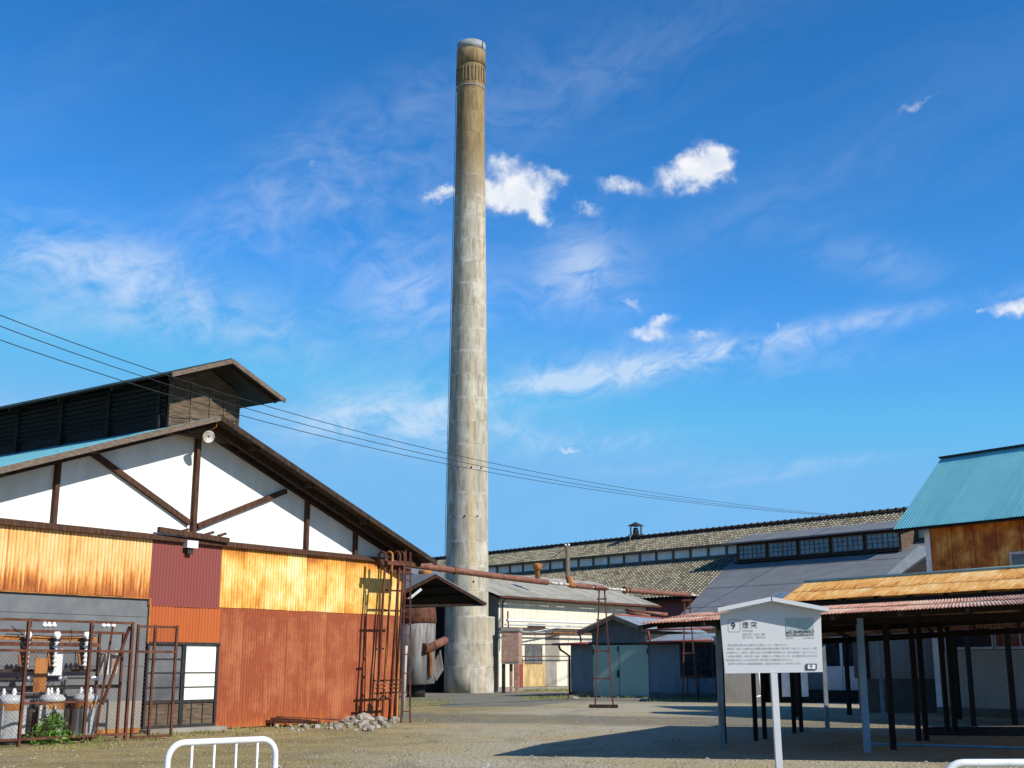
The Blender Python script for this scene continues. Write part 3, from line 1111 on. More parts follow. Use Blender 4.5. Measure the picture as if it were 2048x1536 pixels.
def rock_mb(r, seed):
    rn = random.Random(seed)
    mb = MB()
    mb.sphere((0, 0, 0), r, 8, 6)
    dirs = [Vector((rn.uniform(-1, 1), rn.uniform(-1, 1), rn.uniform(-1, 1))).normalized() for _ in range(9)]
    cut = [rn.uniform(.5, .85) for _ in dirs]
    for v in mb.v:
        for d, c in zip(dirs, cut):
            t = v.dot(d) / r
            if t > c:
                v -= d * (t - c) * r
        v.z *= .75
    mb.sm = [False] * len(mb.sm)
    return mb


RK = []
for i in range(6):
    o = rock_mb(.14, i).build('rubble_block', M['rock'])
    RK.append(o.data)
    COL.objects.unlink(o)
    bpy.data.objects.remove(o)
rn = random.Random(3)
for i in range(78):
    t = rn.random()
    if i < 52:
        x, y = rn.gauss(725, 34), 1450 + rn.gauss(0, 7)
    else:
        x, y = rn.uniform(540, 700), rn.uniform(1446, 1462)
    x = min(max(x, 545), 812)
    y = max(y, 1440 - 0 * x)
    p = gnd(x, y)
    dist = (p - FA.o).dot(FA.n)
    if dist < .3:
        p += FA.n * (.35 - dist)
    hump = max(0, 1 - abs(x - 715) / 60) * max(0, .8 - abs(dist - .7)) * .24
    o = bpy.data.objects.new('rubble_block', RK[i % 6])
    COL.objects.link(o)
    k = rn.uniform(.45, 1.35) if i < 52 else rn.uniform(.3, .8)
    o.scale = (k * rn.uniform(.8, 1.5), k * rn.uniform(.7, 1.2), k * rn.uniform(.55, 1))
    o.location = p + Vector((0, 0, hump + .03 * k))
    o.rotation_euler = (rn.uniform(-.4, .4), rn.uniform(-.4, .4), rn.uniform(0, 6.3))
    if i < 52:
        tag(o, 'broken grey concrete lump in the rubble heap at the foot of the warehouse corner', 'rubble', 'rubble heap by the warehouse corner')
    else:
        tag(o, 'loose broken stone lying along the wall around the rusty scrap frame', 'stone', 'loose stones around the scrap frame')

# ------------------------------------------------------------------ mesh fence enclosure
FD = 2.05
fx = lambda x, y: FA.px(x, y, FD)
fen = thing('wire_fence', 'rusty steel framed wire mesh fence in front of the transformer cans', 'fence', FA.p(-12, FD, 0))
fs = [-16.4, -14.9, -13.42, -11.97]
ftop = 2.42
s4 = fx(262, 1300)[0]
fs.append(s4)
for i, s in enumerate(fs[1:]):
    part('fence_post', M['rust_steel'], fen, lambda mb: mb.bar(FA.p(s, FD, 0), FA.p(s, FD, ftop + .03), .06, .055, FA.u))


def frails(mb):
    for z in (ftop, 1.83, .62, .14):
        if z == .62:
            mb.bar(FA.p(fs[2], FD, z + .2), FA.p(fs[3], FD, z + .2), .03, .04)
        else:
            mb.bar(FA.p(fs[0], FD, z), FA.p(fs[-1], FD, z - .0), .04, .05)


part('fence_rail', M['rust_steel'], fen, frails)
part('fence_brace', M['rust_steel'], fen, lambda mb: (mb.bar(FA.p(s4, FD - .1, 2.35), FA.p(s4 - .55, FD - .1, .75), .05, .05), mb.bar(FA.p(s4 - .06, FD - .6, 2.35), FA.p(s4 - .45, FD - .4, .05), .04, .04)))


def mesh_wire(mb, a, b, z0, z1, fr=FA, d=FD, sp=.085, r=.0024, P=None):
    W, H = b - a, z1 - z0
    P = P or (lambda s, z: fr.p(a + s, d, z0 + z))
    c = -H
    while c < W:
        x0, x1 = max(c, 0), min(c + H, W)
        if x1 - x0 > .02:
            mb.tube([P(x0, x0 - c), P(x1, x1 - c)], r, 3, False)
            mb.tube([P(W - x0, x0 - c), P(W - x1, x1 - c)], r, 3, False)
        c += sp


for a, b in zip(fs[1:], fs[2:]):
    part('wire_mesh', M['rust_steel'], fen, lambda mb: mesh_wire(mb, a + .04, b - .04, .16, 1.82))
# open gate
ga, gb = gnd(262, 1481), gnd(341, 1477)
gv = gb - ga
gl = gv.length
gd = gv.normalized()
gt = thing('wire_gate', 'rusty wire mesh gate leaf standing beside the fence before the glazed door', 'gate', ga)


def gfr(mb):
    for z in (.06, 1.83, 2.36):
        mb.bar(ga + Vector((0, 0, z)), gb + Vector((0, 0, z)), .045, .05)
    for q in (ga, gb, ga + gd * gl * .43):
        mb.bar(q + Vector((0, 0, .05)), q + Vector((0, 0, 2.4)), .05, .05, gd)


part('gate_frame', M['rust_steel'], gt, gfr)
part('wire_mesh', M['rust_steel'], gt, lambda mb: mesh_wire(mb, 0, gl, .1, 2.33, P=lambda s, z: ga + gd * s + Vector((0, 0, .1 + z))))
tag(MB.build((lambda q: (q.bar(gnd(330, 1462) + Vector((0, 0, .05)), gnd(375, 1461) + Vector((0, 0, .06)), .05, .05), q.bar(gnd(318, 1464) + Vector((0, 0, .03)), gnd(322, 1460) + Vector((0, 0, .03)), .1, .05))and q)(MB()), 'steel_bar', M['rust_steel'], loc=gnd(350, 1462)), 'short rusty bar lying on the ground below the glazed door', 'bar')

# rack with insulators
RD = 1.15
rs = lambda x, y, d=RD: FA.px(x, y, d)
rk = thing('switch_rack', 'rusty steel rack of crossbars with hanging switch gear behind the wire fence', 'rack', FA.p(-11.5, RD, 0))
rR = rs(238, 1400)[0]
for s in (rR, rs(190, 1400)[0], rs(-40, 1400)[0]):
    part('rack_post', M['rust_steel'], rk, lambda mb: mb.bar(FA.p(s, RD, 0), FA.p(s, RD, rs(242, 1263)[1] - .02), .05, .05, FA.u))
for y, w, mt, dd in [(1263, .06, 'rust_steel', 0), (1277, .09, 'rust_bright', -.06), (1289, .08, 'rust_steel', .07), (1341, .06, 'black_metal', -.08), (1357, .04, 'black_metal', -.05), (1375, .08, 'black_metal', -.04)]:
    z = rs(100, y)[1]
    e = rR if y in (1263, 1375) else rs(196, y)[0]
    part('crossbar', M[mt], rk, lambda mb: mb.bar(FA.p(-15.8, RD + dd, z), FA.p(e, RD + dd, z), w * .6, w))


def wires(mb):
    rn = random.Random(5)
    for x, y, x2, y2 in [(20, 1252, 60, 1278), (60, 1235, 52, 1262), (140, 1258, 135, 1285), (192, 1250, 170, 1285), (40, 1300, 30, 1345), (92, 1300, 85, 1325), (150, 1300, 146, 1340), (10, 1268, 190, 1272), (0, 1300, 170, 1306), (185, 1268, 170, 1300), (64, 1372, 66, 1410), (126, 1372, 127, 1400), (110, 1305, 118, 1330)]:
        a = FA.p(rs(x, y)[0], RD + rn.uniform(-.05, .1), rs(x, y)[1])
        b = FA.p(rs(x2, y2)[0], RD + rn.uniform(-.05, .1), rs(x2, y2)[1])
        mb.tube([a, a.lerp(b, .5) + Vector((0, 0, -.03)) + FA.u * .03, b], .010, 5)


part('wires', M['cable'], rk, wires)
dev = None
for i, x in enumerate((52, 110, 170)):
    s, z = rs(x, 1283, RD + .15)
    loc = FA.p(s, RD + .15, z)

    def fn(mb):
        pass
    if dev is None:
        dev = thing('switch_unit', '', 'insulator', loc, 'switch units on the rack', True, R(-35.7 + 90) - R(90))
        Z = Vector
        part('housing', M['black_metal'], dev, lambda mb: (mb.lathe((-.06, 0, -.62), [(.05, 0), (.07, .1), (.07, .5), (.10, .58), (.03, .66)], 10), mb.bar((-.1, 0, .02), (.1, 0, .05), .12, .1)))
        part('insulator', M['porcelain'], dev, lambda mb: mb.lathe((.05, 0, -.52), [q for k in range(6) for q in ((.03, k * .095), (.065, k * .095 + .03), (.03, k * .095 + .06))] + [(.07, .60), (.085, .66), (.05, .72)], 12))
        part('blade', M['rust_bright'], dev, lambda mb: mb.bar((.0, -.08, -.50), (-.02, -.12, -.25), .04, .03))
        q = dev
    else:
        q = dup(dev, loc, dev.rotation_euler.z, '')
    q['label'] = ('left switch unit with stacked insulator, nearest the photo\'s left edge on the rack', 'middle switch unit with stacked insulator above the white plate on the rack', 'right switch unit with stacked insulator, nearest the rack\'s right end')[i]
ins = None
for i, (x, y, w) in enumerate([(88, 1247, 'left of three white insulators on the rack top near the second fence post'), (97, 1247.5, 'middle of three white insulators on the rack top near the second fence post'), (107, 1248, 'right of three white insulators on the rack top near the second fence post'), (206, 1251, 'left of three white insulators on the right end of the rack top'), (215, 1251.5, 'middle of three white insulators on the right end of the rack top'), (226, 1252, 'right of three white insulators on the right end of the rack top')]):
    s, z = rs(x, 1263)
    loc = FA.p(s, RD, rs(x, 1263)[1] + .02)
    if ins is None:
        mb = MB()
        mb.lathe((0, 0, 0), [(.012, 0), (.012, .06), (.035, .07), (.052, .085), (.055, .12), (.035, .14), (.03, .165), (.015, .18)], 12)
        ins = mb.build('pin_insulator', M['porcelain'])
        o = ins
    else:
        o = ins.copy()
        COL.objects.link(o)
    o.location = loc
    tag(o, w, 'insulator', 'white pin insulators on the rack')
bl = None
for x, y, w in [(60, 1357, 'left white ball insulator on the dark rack bar beside the rusty plate'), (123, 1357, 'middle white ball insulator on the dark rack bar under the white plate'), (187, 1357, 'right white ball insulator on the dark rack bar at the fence post')]:
    s, z = rs(x, y, RD + .05)
    if bl is None:
        mb = MB()
        mb.sphere((0, 0, 0), .062, 12, 8, (1.15, 1, .95))
        mb.lathe((.05, 0, 0), [(.035, 0), (.035, .07)], 8, (1, 0, 0))
        bl = mb.build('ball_insulator', M['porcelain'])
        o = bl
    else:
        o = bl.copy()
        COL.objects.link(o)
    o.location = FA.p(s, RD + .05, z)
    tag(o, w, 'insulator', 'ball insulators on the rack bar')
for x, y, w, h, mt, lab, d in [(80, 1350, .29, .68, 'rust_bright', 'narrow orange rusty plate hanging on the switch rack', .22), (111, 1328, .34, .46, 'white_metal', 'bright white plate hanging on the switch rack behind the middle switch unit', .06), (216, 1328, .50, .44, 'old_white', 'pale grey rust stained plate fixed on the right end of the rack', .05)]:
    s, z = rs(x, y, RD + d)
    mb = MB()
    mb.box(FA, s - w / 2, s + w / 2, RD + d, RD + d + .02, z - h / 2, z + h / 2)
    for a in (-.4, .4):
        mb.tube([FA.p(s + a * w, RD + d + .01, z + h / 2 - .02), FA.p(s + a * w, RD + d - .03, z + h / 2 + .12)], .008, 4)
    tag(mb.build('plate', M[mt], loc=FA.p(s, RD, z)), lab, 'plate')
# transformer cans
tr = None
for i, (x, y) in enumerate([(14, 1476), (98, 1474), (166, 1470)]):
    s = FA.px(x, y, 1.25)[0]
    loc = FA.p(s, 1.25, 0)
    if tr is None:
        tr = thing('transformer', '', 'transformer', loc, 'transformer cans behind the fence', True, R(54.3))
        part('can', M['can_grey'], tr, lambda mb: mb.lathe((0, 0, .08), [(.24, 0), (.255, .03), (.255, .74), (.27, .76), (.27, .80), (.2, .87), (.05, .90)], 20))
        for a in [R(k) for k in (150, 180, 210, 330, 0, 30)]:
            part('cooling_fin', M['can_grey'], tr, lambda mb: mb.bar(Vector((math.cos(a) * .28, math.sin(a) * .28, .2)), Vector((math.cos(a) * .28, math.sin(a) * .28, .75)), .03, .09, Vector((math.cos(a), math.sin(a), 0))))
        part('rust_patch', M['rust_bright'], tr, lambda mb: mb.lathe((0, 0, .66), [(.2575, 0), (.2575, .14)], 20, cap=False), 'rusty band below the lid')
        for a, b in ((.12, .06), (-.12, .06), (0, -.1)):
            part('bushing', M['porcelain'], tr, lambda mb: mb.lathe((a, b, .93), [(.035, 0), (.045, .03), (.03, .06), (.045, .09), (.03, .12), (.02, .16)], 8))
        part('plinth', M['black_metal'], tr, lambda mb: mb.lathe((0, 0, 0), [(.2, 0), (.2, .08)], 12))
        q = tr
    else:
        q = dup(tr, loc, R(54.3) + i * .7, '')
    q['label'] = ('pale grey transformer can at the photo\'s left edge behind the fence', 'pale grey transformer can half hidden by the green weed', 'pale grey transformer can beside the third fence post, right of the weed')[i]
for x, lab in ((60, 'dark drum standing between the left and middle transformer cans'), (134, 'dark drum standing between the middle and right transformer cans')):
    s = FA.px(x, 1466, .9)[0]
    mb = MB()
    mb.lathe(FA.p(s, .9, 0), [(.2, 0), (.22, .02), (.22, .62), (.20, .66), (.06, .70), (.05, .85)], 16)
    tag(mb.build('drum', M['black_metal'], loc=FA.p(s, .9, 0)), lab, 'drum', 'dark drums between the cans')
# weed
mb = MB()
c0 = FA.p(FA.px(104, 1480, 1.78)[0], 1.78, 0)
rn = random.Random(9)
for i in range(620):
    a, rr = rn.uniform(0, 6.28), abs(rn.gauss(0, .24))
    h = max(.02, rn.uniform(0, .62) * (1 - min(rr / .62, 1) * .7) + rn.uniform(-.03, .1))
    p = c0 + Vector((math.cos(a) * rr, math.sin(a) * rr * .8, h))
    n = Vector((rn.uniform(-1, 1), rn.uniform(-1, 1), rn.uniform(.2, 1))).normalized()
    t = n.cross(Vector((rn.uniform(-1, 1), rn.uniform(-1, 1), .2))).normalized()
    b = n.cross(t)
    L = rn.uniform(.035, .075)
    mb.add([p - t * L, p - b * L * .45, p + t * L, p + b * L * .45], [(0, 1, 2, 3)])
wd = thing('weed', 'bushy bright green weed growing at the foot of the wire fence', 'plant', c0)
mb.build('foliage', M['leaf'], wd)
part('stem', M['leaf'], wd, lambda mb: [mb.tube([c0, c0 + Vector((math.cos(a) * .1, math.sin(a) * .1, .3)), c0 + Vector((math.cos(a) * .25, math.sin(a) * .2, .5))], .008, 4) for a in (0, 1.2, 2.5, 3.6, 5)])

# ------------------------------------------------------------------ chimney
CX, CY = -2.62, 71.9
ch = thing('chimney', 'very tall tapering concrete factory chimney with metal rim', 'chimney', (CX, CY, 0))
prof = [(1.27, 0), (1.25, 6), (1.19, 14), (1.09, 20), (.985, 28), (.915, 33), (.865, 39.35)]


def cr(z):
    for (r0, z0), (r1, z1) in zip(prof, prof[1:]):
        if z <= z1:
            return r0 + (r1 - r0) * (z - z0) / (z1 - z0)
    return prof[-1][0]


part('shaft', M['chimney'], ch, lambda mb: mb.lathe((CX, CY, 0), [(cr(k), k) for k in range(40)] + [(cr(39.35), 39.35)], 40))


def casing(mb):
    pts = []
    for k in range(36):
        a = 2 * math.pi * k / 36
        pts.append((CX + .30 + math.cos(a) * 1.36, CY + .1 + math.sin(a) * 1.33, 0))
    mb.prism(pts, (0, 0, 2.0))
    pts2 = [((p[0] - CX - .30) * .985 + CX + .285, (p[1] - CY) * .985 + CY, 2.0) for p in pts]
    mb.prism(pts2, (0, 0, 2.25))


part('base_casing', M['chimney'], ch, casing)


def collar(mb):
    mb.lathe((CX, CY, 38.85), [(.87, -.02), (.93, .0), (.935, .95), (.90, 1.0)], 40)


part('collar', M['chimney'], ch, collar)
part('crown_ribs', M['chimney'], ch, lambda mb: [mb.bar((CX + math.cos(a) * .885, CY + math.sin(a) * .885, 37.6), (CX + math.cos(a) * .885, CY + math.sin(a) * .885, 38.6), .07, .09, (math.cos(a), math.sin(a), 0)) for a in [R(k * 14) for k in range(26)]])
part('metal_rim', M['rim_metal'], ch, lambda mb: mb.lathe((CX, CY, 39.86), [(.86, 0), (.915, .01), (.915, .52), (.88, .52), (.88, .1)], 40, cap=False))
part('rim_seam', M['black_metal'], ch, lambda mb: mb.bar((CX + .74, CY - .57, 39.9), (CX + .74, CY - .57, 40.35), .05, .05))
part('ring_band', M['hut_wall'], ch, lambda mb: mb.lathe((CX, CY, 37.2), [(.89, 0), (.92, .02), (.92, .1), (.90, .12)], 40, cap=False))


def clad_l(mb):
    a = R(183)
    for da in (-.14, .14):
        mb.tube([(CX + math.cos(a + da) * (cr(z) + .07), CY + math.sin(a + da) * (cr(z) + .07), z) for z in (3, 10, 18, 26, 32, 38.7)], .016, 5)
    z = 3.2
    while z < 38.7:
        r = cr(z) + .07
        mb.tube([(CX + math.cos(a - .14) * r, CY + math.sin(a - .14) * r, z), (CX + math.cos(a + .14) * r, CY + math.sin(a + .14) * r, z)], .014, 4)
        z += .45


part('climbing_ladder', M['rust_steel'], ch, clad_l)
part('bolts', M['black_metal'], ch, lambda mb: [mb.sphere((CX + math.cos(a) * (cr(z) + .005), CY + math.sin(a) * (cr(z) + .005), z), .06, 6, 4) for z, a in [(9.95, R(-60)), (9.95, R(-95)), (9.95, R(-130)), (12.8, R(-78)), (12.8, R(-48)), (12.8, R(-115)), (6.2, R(-70)), (5.6, R(-88))]])

# ------------------------------------------------------------------ awning shed and boiler behind the warehouse corner
aw = thing('open_shed', 'dark open shed roof jutting out from behind the warehouse corner', 'shed', (-3.5, 54, 0))
A0, A1, A2 = at(872, 1152, 54), at(972, 1210, 54), at(806, 1186, 54)
BK = Vector((-.812, .583, 0)) * 8


def awr(mb):
    mb.slab(A0, A0 + BK, A1 + BK, A1, .06)
    mb.slab(A2, A2 + BK, A0 + BK, A0, .06)


part('roof_boards', M['shade_black'], aw, awr)
part('roof', M['slate'], aw, lambda mb: (mb.slab(A0 + Vector((0, 0, .08)), A0 + BK + Vector((0, 0, .08)), A1 + BK + Vector((0.05, 0, .06)), A1 + Vector((.05, 0, .06)), .04), mb.slab(A2 + Vector((0, 0, .08)), A2 + BK + Vector((0, 0, .08)), A0 + BK + Vector((0, 0, .08)), A0 + Vector((0, 0, .08)), .04)))
part('fascia', M['brown_wood'], aw, lambda mb: (mb.bar(A0 - Vector((0, .04, 0)), A1 - Vector((0, .04, 0)), .04, .10), mb.bar(A0 - Vector((0, .04, .02)), A2 - Vector((0, .04, .02)), .04, .10)))
BQ = BK * .5
part('gable_shade_boards', M['shade_black'], aw, lambda mb: mb.prism([at(790, 1216, 54.3) + BQ, at(978, 1209, 54.3) + BQ, at(872, 1150, 54.3) + BQ, at(790, 1200, 54.3) + BQ], (0, .06, 0)))  # black boards added to stand in for shade under the roof
part('tie_beam', M['dark_wood'], aw, lambda mb: mb.bar(at(800, 1212, 54.1), at(968, 1209.5, 54.1), .10, .10))
part('rafters', M['shade_black'], aw, lambda mb: [mb.bar(A0.lerp(A1, k) - Vector((0, 0, .1)), A0.lerp(A1, k) + BK - Vector((0, 0, .1)), .08, .1) for k in (.3, .6, .9)])
for q in (A1 + BK + Vector((-.3, 0, -.1)), A2 + BK + Vector((-.2, 0, 0))):
    part('post', M['dark_wood'], aw, lambda mb: mb.bar(Vector((q.x, q.y, 0)), q, .14, .14))
part('bracket', M['white_metal'], aw, lambda mb: mb.bar(at(818, 1198, 53.8), at(843, 1178, 53.8), .05, .11))
vt = MB()
q = at(850, 1150, 56)
vt.lathe(q - Vector((0, 0, .25)), [(.22, 0), (.22, .2), (.3, .22), (.3, .42), (.27, .46)], 14)
tag(vt.build('roof_vent', M['rust_bright'], loc=q), 'squat rusty round vent on the dark open shed roof', 'vent')
bw = thing('boiler_house', 'dark lean to building behind the boiler, left of the chimney', 'building', (-6, 66, 0))
part('wall', M['dark_inside'], bw, lambda mb: mb.hexa([(-14, 67, 0), (-2.4, 74, 0), (-2.6, 74.3, 0), (-14.2, 67.3, 0), (-14, 67, 6), (-2.4, 74, 6), (-2.6, 74.3, 6), (-14.2, 67.3, 6)]))
part('roof', M['slate'], bw, lambda mb: mb.slab((-14, 66.6, 6.0), (-2.2, 73.6, 6.0), (-5, 79, 7.6), (-17, 72, 7.6), .12))
bo = thing('boiler', 'upright white boiler tank with rusty collar left of the chimney', 'tank', (-4.75, 62.5, 0))
part('tank', M['tank_pale'], bo, lambda mb: mb.lathe((-4.75, 62.5, .55), [(.2, 0), (.92, .12), (.92, 3.1), (.88, 3.12)], 28))
part('collar', M['rust_steel'], bo, lambda mb: mb.lathe((-4.75, 62.5, 3.6), [(.96, 0), (.98, .02), (.9, .85), (.4, 1.1)], 28))
part('skirt', M['dark_inside'], bo, lambda mb: mb.lathe((-4.75, 62.5, 0), [(.45, 0), (.45, .6)], 20))
du = thing('steel_duct', 'sloping rusty round duct between boiler and chimney base', 'duct', (-4.2, 62, 2))
part('duct', M['brown_pipe'], du, lambda mb: mb.tube([at(890, 1281, 64), at(868, 1291, 63), at(850, 1299, 62)], .21, 14))
part('elbow', M['rust_steel'], du, lambda mb: mb.tube([at(866, 1291, 62.3), at(852, 1298, 61.8), at(846, 1297, 61.6)], .26, 14))
part('support', M['rust_bright'], du, lambda mb: mb.bar(at(862, 1305, 61.8), at(863, 1352, 61.8), .28, .12))
hp = MB()
P = [at(880, 1300, 62.5), at(886, 1340, 62.5), at(872, 1362, 62.5), at(866, 1330, 62.5)]
hp.prism(P, (0, .6, 0))
tag(hp.build('hopper', M['tank_pale'], loc=P[1]), 'tilted pale rusty edged hopper beside the chimney foot', 'hopper')

# ------------------------------------------------------------------ brick box on legs
bx = thing('brick_flue', 'brick flue box standing on brick legs against the chimney', 'flue', at(1019, 1378, 71.5))
bf = Fr(at(1002, 1300, 71.2).x, 71.2, 98)
part('box', M['brick'], bx, lambda mb: mb.box(bf, .02, 1.02, -1.4, 0, 1.72, 3.42))
part('cap', M['hut_wall'], bx, lambda mb: mb.box(bf, 0, 1.08, -1.45, .05, 3.42, 3.62))
part('lintel', M['hut_wall'], bx, lambda mb: mb.box(bf, .03, 1.0, -1.38, -.02, 1.60, 1.72))
part('leg', M['brick'], bx, lambda mb: mb.box(bf, .78, 1.0, -.3, -.02, 0, 1.60))
part('leg', M['brick'], bx, lambda mb: mb.box(bf, .40, .55, -.9, -.6, 0, 1.60))
part('leg', M['dark_inside'], bx, lambda mb: mb.box(bf, .03, .18, -.5, -.1, 0, 1.60), 'near black leg')  # leg drawn near black instead of brick

# ------------------------------------------------------------------ cream clad building
CF = Fr(-1.15, 75, 41)
cb = thing('cream_building', 'low cream board clad building with cement sheet roof right of the chimney', 'building', CF.p(8, 0, 0))
CL = 15.95


def cw(mb):
    k = .0
    for i in range(21):
        s0, s1 = .55 + i * .735, .55 + (i + 1) * .735
        mb.v += [CF.p(s0, 0, 1.75), CF.p(s1 - .012, 0, 1.75), CF.p(s1 - .012, 0, 5.55), CF.p(s0, 0, 5.55)]
        b = len(mb.v) - 4
        mb.face([b, b + 1, b + 2, b + 3], [(i + .05, 0), (i + .95, 0), (i + .95, 1), (i + .05, 1)])


part('wall_boards', M['cream'], cb, cw)


def cw2(mb, ids):
    for i in ids:
        s0, s1 = .55 + i * 1.1, .55 + (i + 1) * 1.1
        mb.v += [CF.p(s0, .012, .25), CF.p(min(s1 - .014, CL), .012, .25), CF.p(min(s1 - .014, CL), .012, 1.74), CF.p(s0, .012, 1.74)]
        b = len(mb.v) - 4
        mb.face([b, b + 1, b + 2, b + 3], [(i + 50.05, 0), (i + 50.95, 0), (i + 50.95, 1), (i + 50.05, 1)])


M['ochre_board'] = two('ochre_stained_board', (.30, .20, .09), (.58, .42, .20), 2.5, (1, 1, .4), .9, .2, 30, 0, .2)
for k in range(14):
    if k in (2, 3, 7):
        part('lower_board', M['ochre_board'], cb, lambda mb: cw2(mb, (k,)), 'ochre stained lower board')
    elif k in (4, 6, 9):
        part('lower_board', M['hut_wall'], cb, lambda mb: cw2(mb, (k,)), 'grey patched lower board')
    else:
        part('lower_board', M['cream'], cb, lambda mb: cw2(mb, (k,)))
part('wall_patch', M['hut_wall'], cb, lambda mb: (mb.box(CF, 4.95, 6.35, .004, .012, 1.76, 3.6)), 'grey patch on the boards right of the window')
part('door', M['red_paint'], cb, lambda mb: mb.box(CF, 1.9, 2.75, .013, .03, .25, 1.95))
part('wall', M['hut_wall'], cb, lambda mb: (mb.box(CF, .5, CL, -9.5, -.02, 0, 5.5), mb.prism([CF.p(CL - .1, -.02, 5.5), CF.p(CL - .1, -10, 5.5), CF.p(CL - .1, -5, 7.3)], CF.u * -.1), mb.prism([CF.p(.5, -.02, 5.5), CF.p(.5, -10, 5.5), CF.p(.5, -5, 7.3)], CF.u * .1)))
part('board_nails', M['rust_steel'], cb, lambda mb: [mb.box(CF, .62 + k * .18, .66 + k * .18, 0, .008, z, z + .035) for k in range(84) for z in (2.9, 4.35) if k % 2 == 0])


def croof(mb):
    a = CF.p(-.2, .6, 5.62)
    mb.corr(a, CF.u * (CL + 1.1), CF.p(-.2, -5, 7.5) - a, .16, .022, .8, .03)
    b = CF.p(CL + .9, -10.6, 5.62)
    mb.corr(b, CF.u * -(CL + 1.1), CF.p(CL + .9, -5, 7.5) - b, .16, .022, .8, .03)


part('roof', M['cement_roof'], cb, croof)
part('gutter', M['rust_steel'], cb, lambda mb: mb.tube([CF.p(-.1, .66, 5.52), CF.p(CL + .95, .66, 5.52)], .075, 8))
part('fascia', M['brown_wood'], cb, lambda mb: (mb.box(CF, -.1, CL + .8, .5, .55, 5.42, 5.55), mb.bar(CF.p(CL + .82, .6, 5.5), CF.p(CL + .82, -5, 7.38), .05, .16)))
wn = part('window', M['grey_wood'], cb, lambda mb: [mb.box(CF, a, b, .0, .05, c, d) for a, b, c, d in [(2.95, 4.6, 1.62, 1.7), (2.95, 4.6, 2.72, 2.8), (2.95, 3.02, 1.7, 2.72), (4.53, 4.6, 1.7, 2.72), (3.74, 3.8, 1.7, 2.72)]])
part('pane', M['glass_grey'], wn, lambda mb: mb.box(CF, 3.0, 4.55, .014, .03, 1.68, 2.74))
part('glazing_bar', M['grey_wood'], wn, lambda mb: [mb.box(CF, a, a + .03, .03, .045, 1.7, 2.72) for a in (3.38, 4.16)] + [mb.box(CF, 3.02, 4.53, .03, .043, z, z + .03) for z in (2.03, 2.38)])
part('hatch', M['dark_inside'], cb, lambda mb: mb.box(CF, 3.2, 4.9, .01, .04, 3.75, 4.05))
part('downpipe', M['rust_steel'], cb, lambda mb: mb.tube([CF.p(.75, .3, 5.45), CF.p(.75, .12, 5.2), CF.p(.75, .12, 3.5)], .05, 6))
# pipes along the wall
wp = thing('wall_pipes', 'bundle of white and rusty pipes running along the cream wall', 'pipes', CF.p(.3, .6, 4.2))
for z, r, d, mt, e, s0 in [(4.18, .085, .7, 'white_metal', 12.5, .5), (3.92, .05, .62, 'galv', 11, .4), (3.72, .045, .75, 'rust_steel', 12, .2), (3.35, .04, .8, 'rust_steel', 7.5, 1.6), (3.55, .06, .55, 'rust_bright', 12.5, 5), (2.05, .03, .35, 'rust_steel', 8, 2)]:
    part('pipe', M[mt], wp, lambda mb: mb.tube([CF.p(s0, d, z - (.35 if z == 3.35 else 0)), CF.p(s0 + .02, d, z), CF.p(e * .5, d, z + .03), CF.p(e, d, z + .05)], r, 8))
for s in (.6, 4, 7.4, 10.5):
    part('bracket', M['rust_steel'], wp, lambda mb: mb.bar(CF.p(s, .02, 3.6), CF.p(s, .85, 3.62), .05, .05))
part('pipe', M['rust_steel'], wp, lambda mb: [mb.tube([CF.p(.7, .6, 4.7), CF.p(.65, .62, 4.5), CF.p(.7, .65, 3.5), CF.p(.7, .65, 2.9)], .05, 6)])
part('hose', M['galv'], wp, lambda mb: mb.tube([CF.p(2.6, .8, 3.5), CF.p(4.5, .82, 3.75), CF.p(6.5, .8, 4.0)], .04, 6))
# pole stands
for i, (xt, yt, xb, yb, lab) in enumerate([(1100, 1198, 1103, 1378, 'taller rusty braced pole stand before the cream wall'), (1113, 1254, 1121, 1374, 'shorter rusty braced pole stand before the cream wall')]):
    g0 = gnd(xb, yb)
    t0 = at(xt, yt, g0.y)
    ps = thing('pole_stand', lab, 'stand', g0, 'pole stands before the cream building')
    part('pole', M['rust_steel'], ps, lambda mb: mb.tube([g0, t0], .055, 8))
    part('brace', M['rust_steel'], ps, lambda mb: [mb.tube([g0 + Vector((a, b, 0)), g0 + Vector((0, 0, 1.7))], .028, 5) for a, b in ((-.55, .1), (.6, .1), (.1, .6))])
    if i == 0:
        part('lamp_head', M['white_metal'], ps, lambda mb: (mb.lathe(t0, [(.05, 0), (.13, .05), (.10, .12), (.04, .16)], 10), [mb.bar(t0 + Vector((a, 0, .15)), t0 + Vector((a, 0, .42)), .06, .06) for a in (-.1, .1)]))
    else:
        part('arm', M['rust_steel'], ps, lambda mb: mb.bar(t0 + Vector((-.5, 0, 0)), t0 + Vector((.45, 0, 0)), .05, .08))
for x, lab in ((1054, 'thin rusty upright at the left of the low wire beside the window'), ):
    g0 = gnd(x - 2, 1374)
    mb = MB()
    mb.tube([g0, at(x - 8, 1316, g0.y)], .04, 6)
    tag(mb.build('steel_post', M['rust_steel'], loc=g0), lab, 'post')
st = MB()
g0 = at(1075, 1152, 79)
st.lathe(g0, [(.16, -.35), (.16, .35), (.26, .42), (.30, .45), (.30, .72), (.27, .78), (.1, .82)], 16)
tag(st.build('roof_vent', M['rust_bright'], loc=g0), 'rusty mushroom topped vent pipe on the cream building roof', 'vent')

# ------------------------------------------------------------------ big tiled mill behind
TF = Fr(-2.35, 131.59, 139)
ml = thing('tiled_mill', 'very long tiled mill building with raised clerestory roof in the background', 'building', TF.p(25, 0, 0))
S0, S1 = -14.0, 62.0
RZ = 13.05


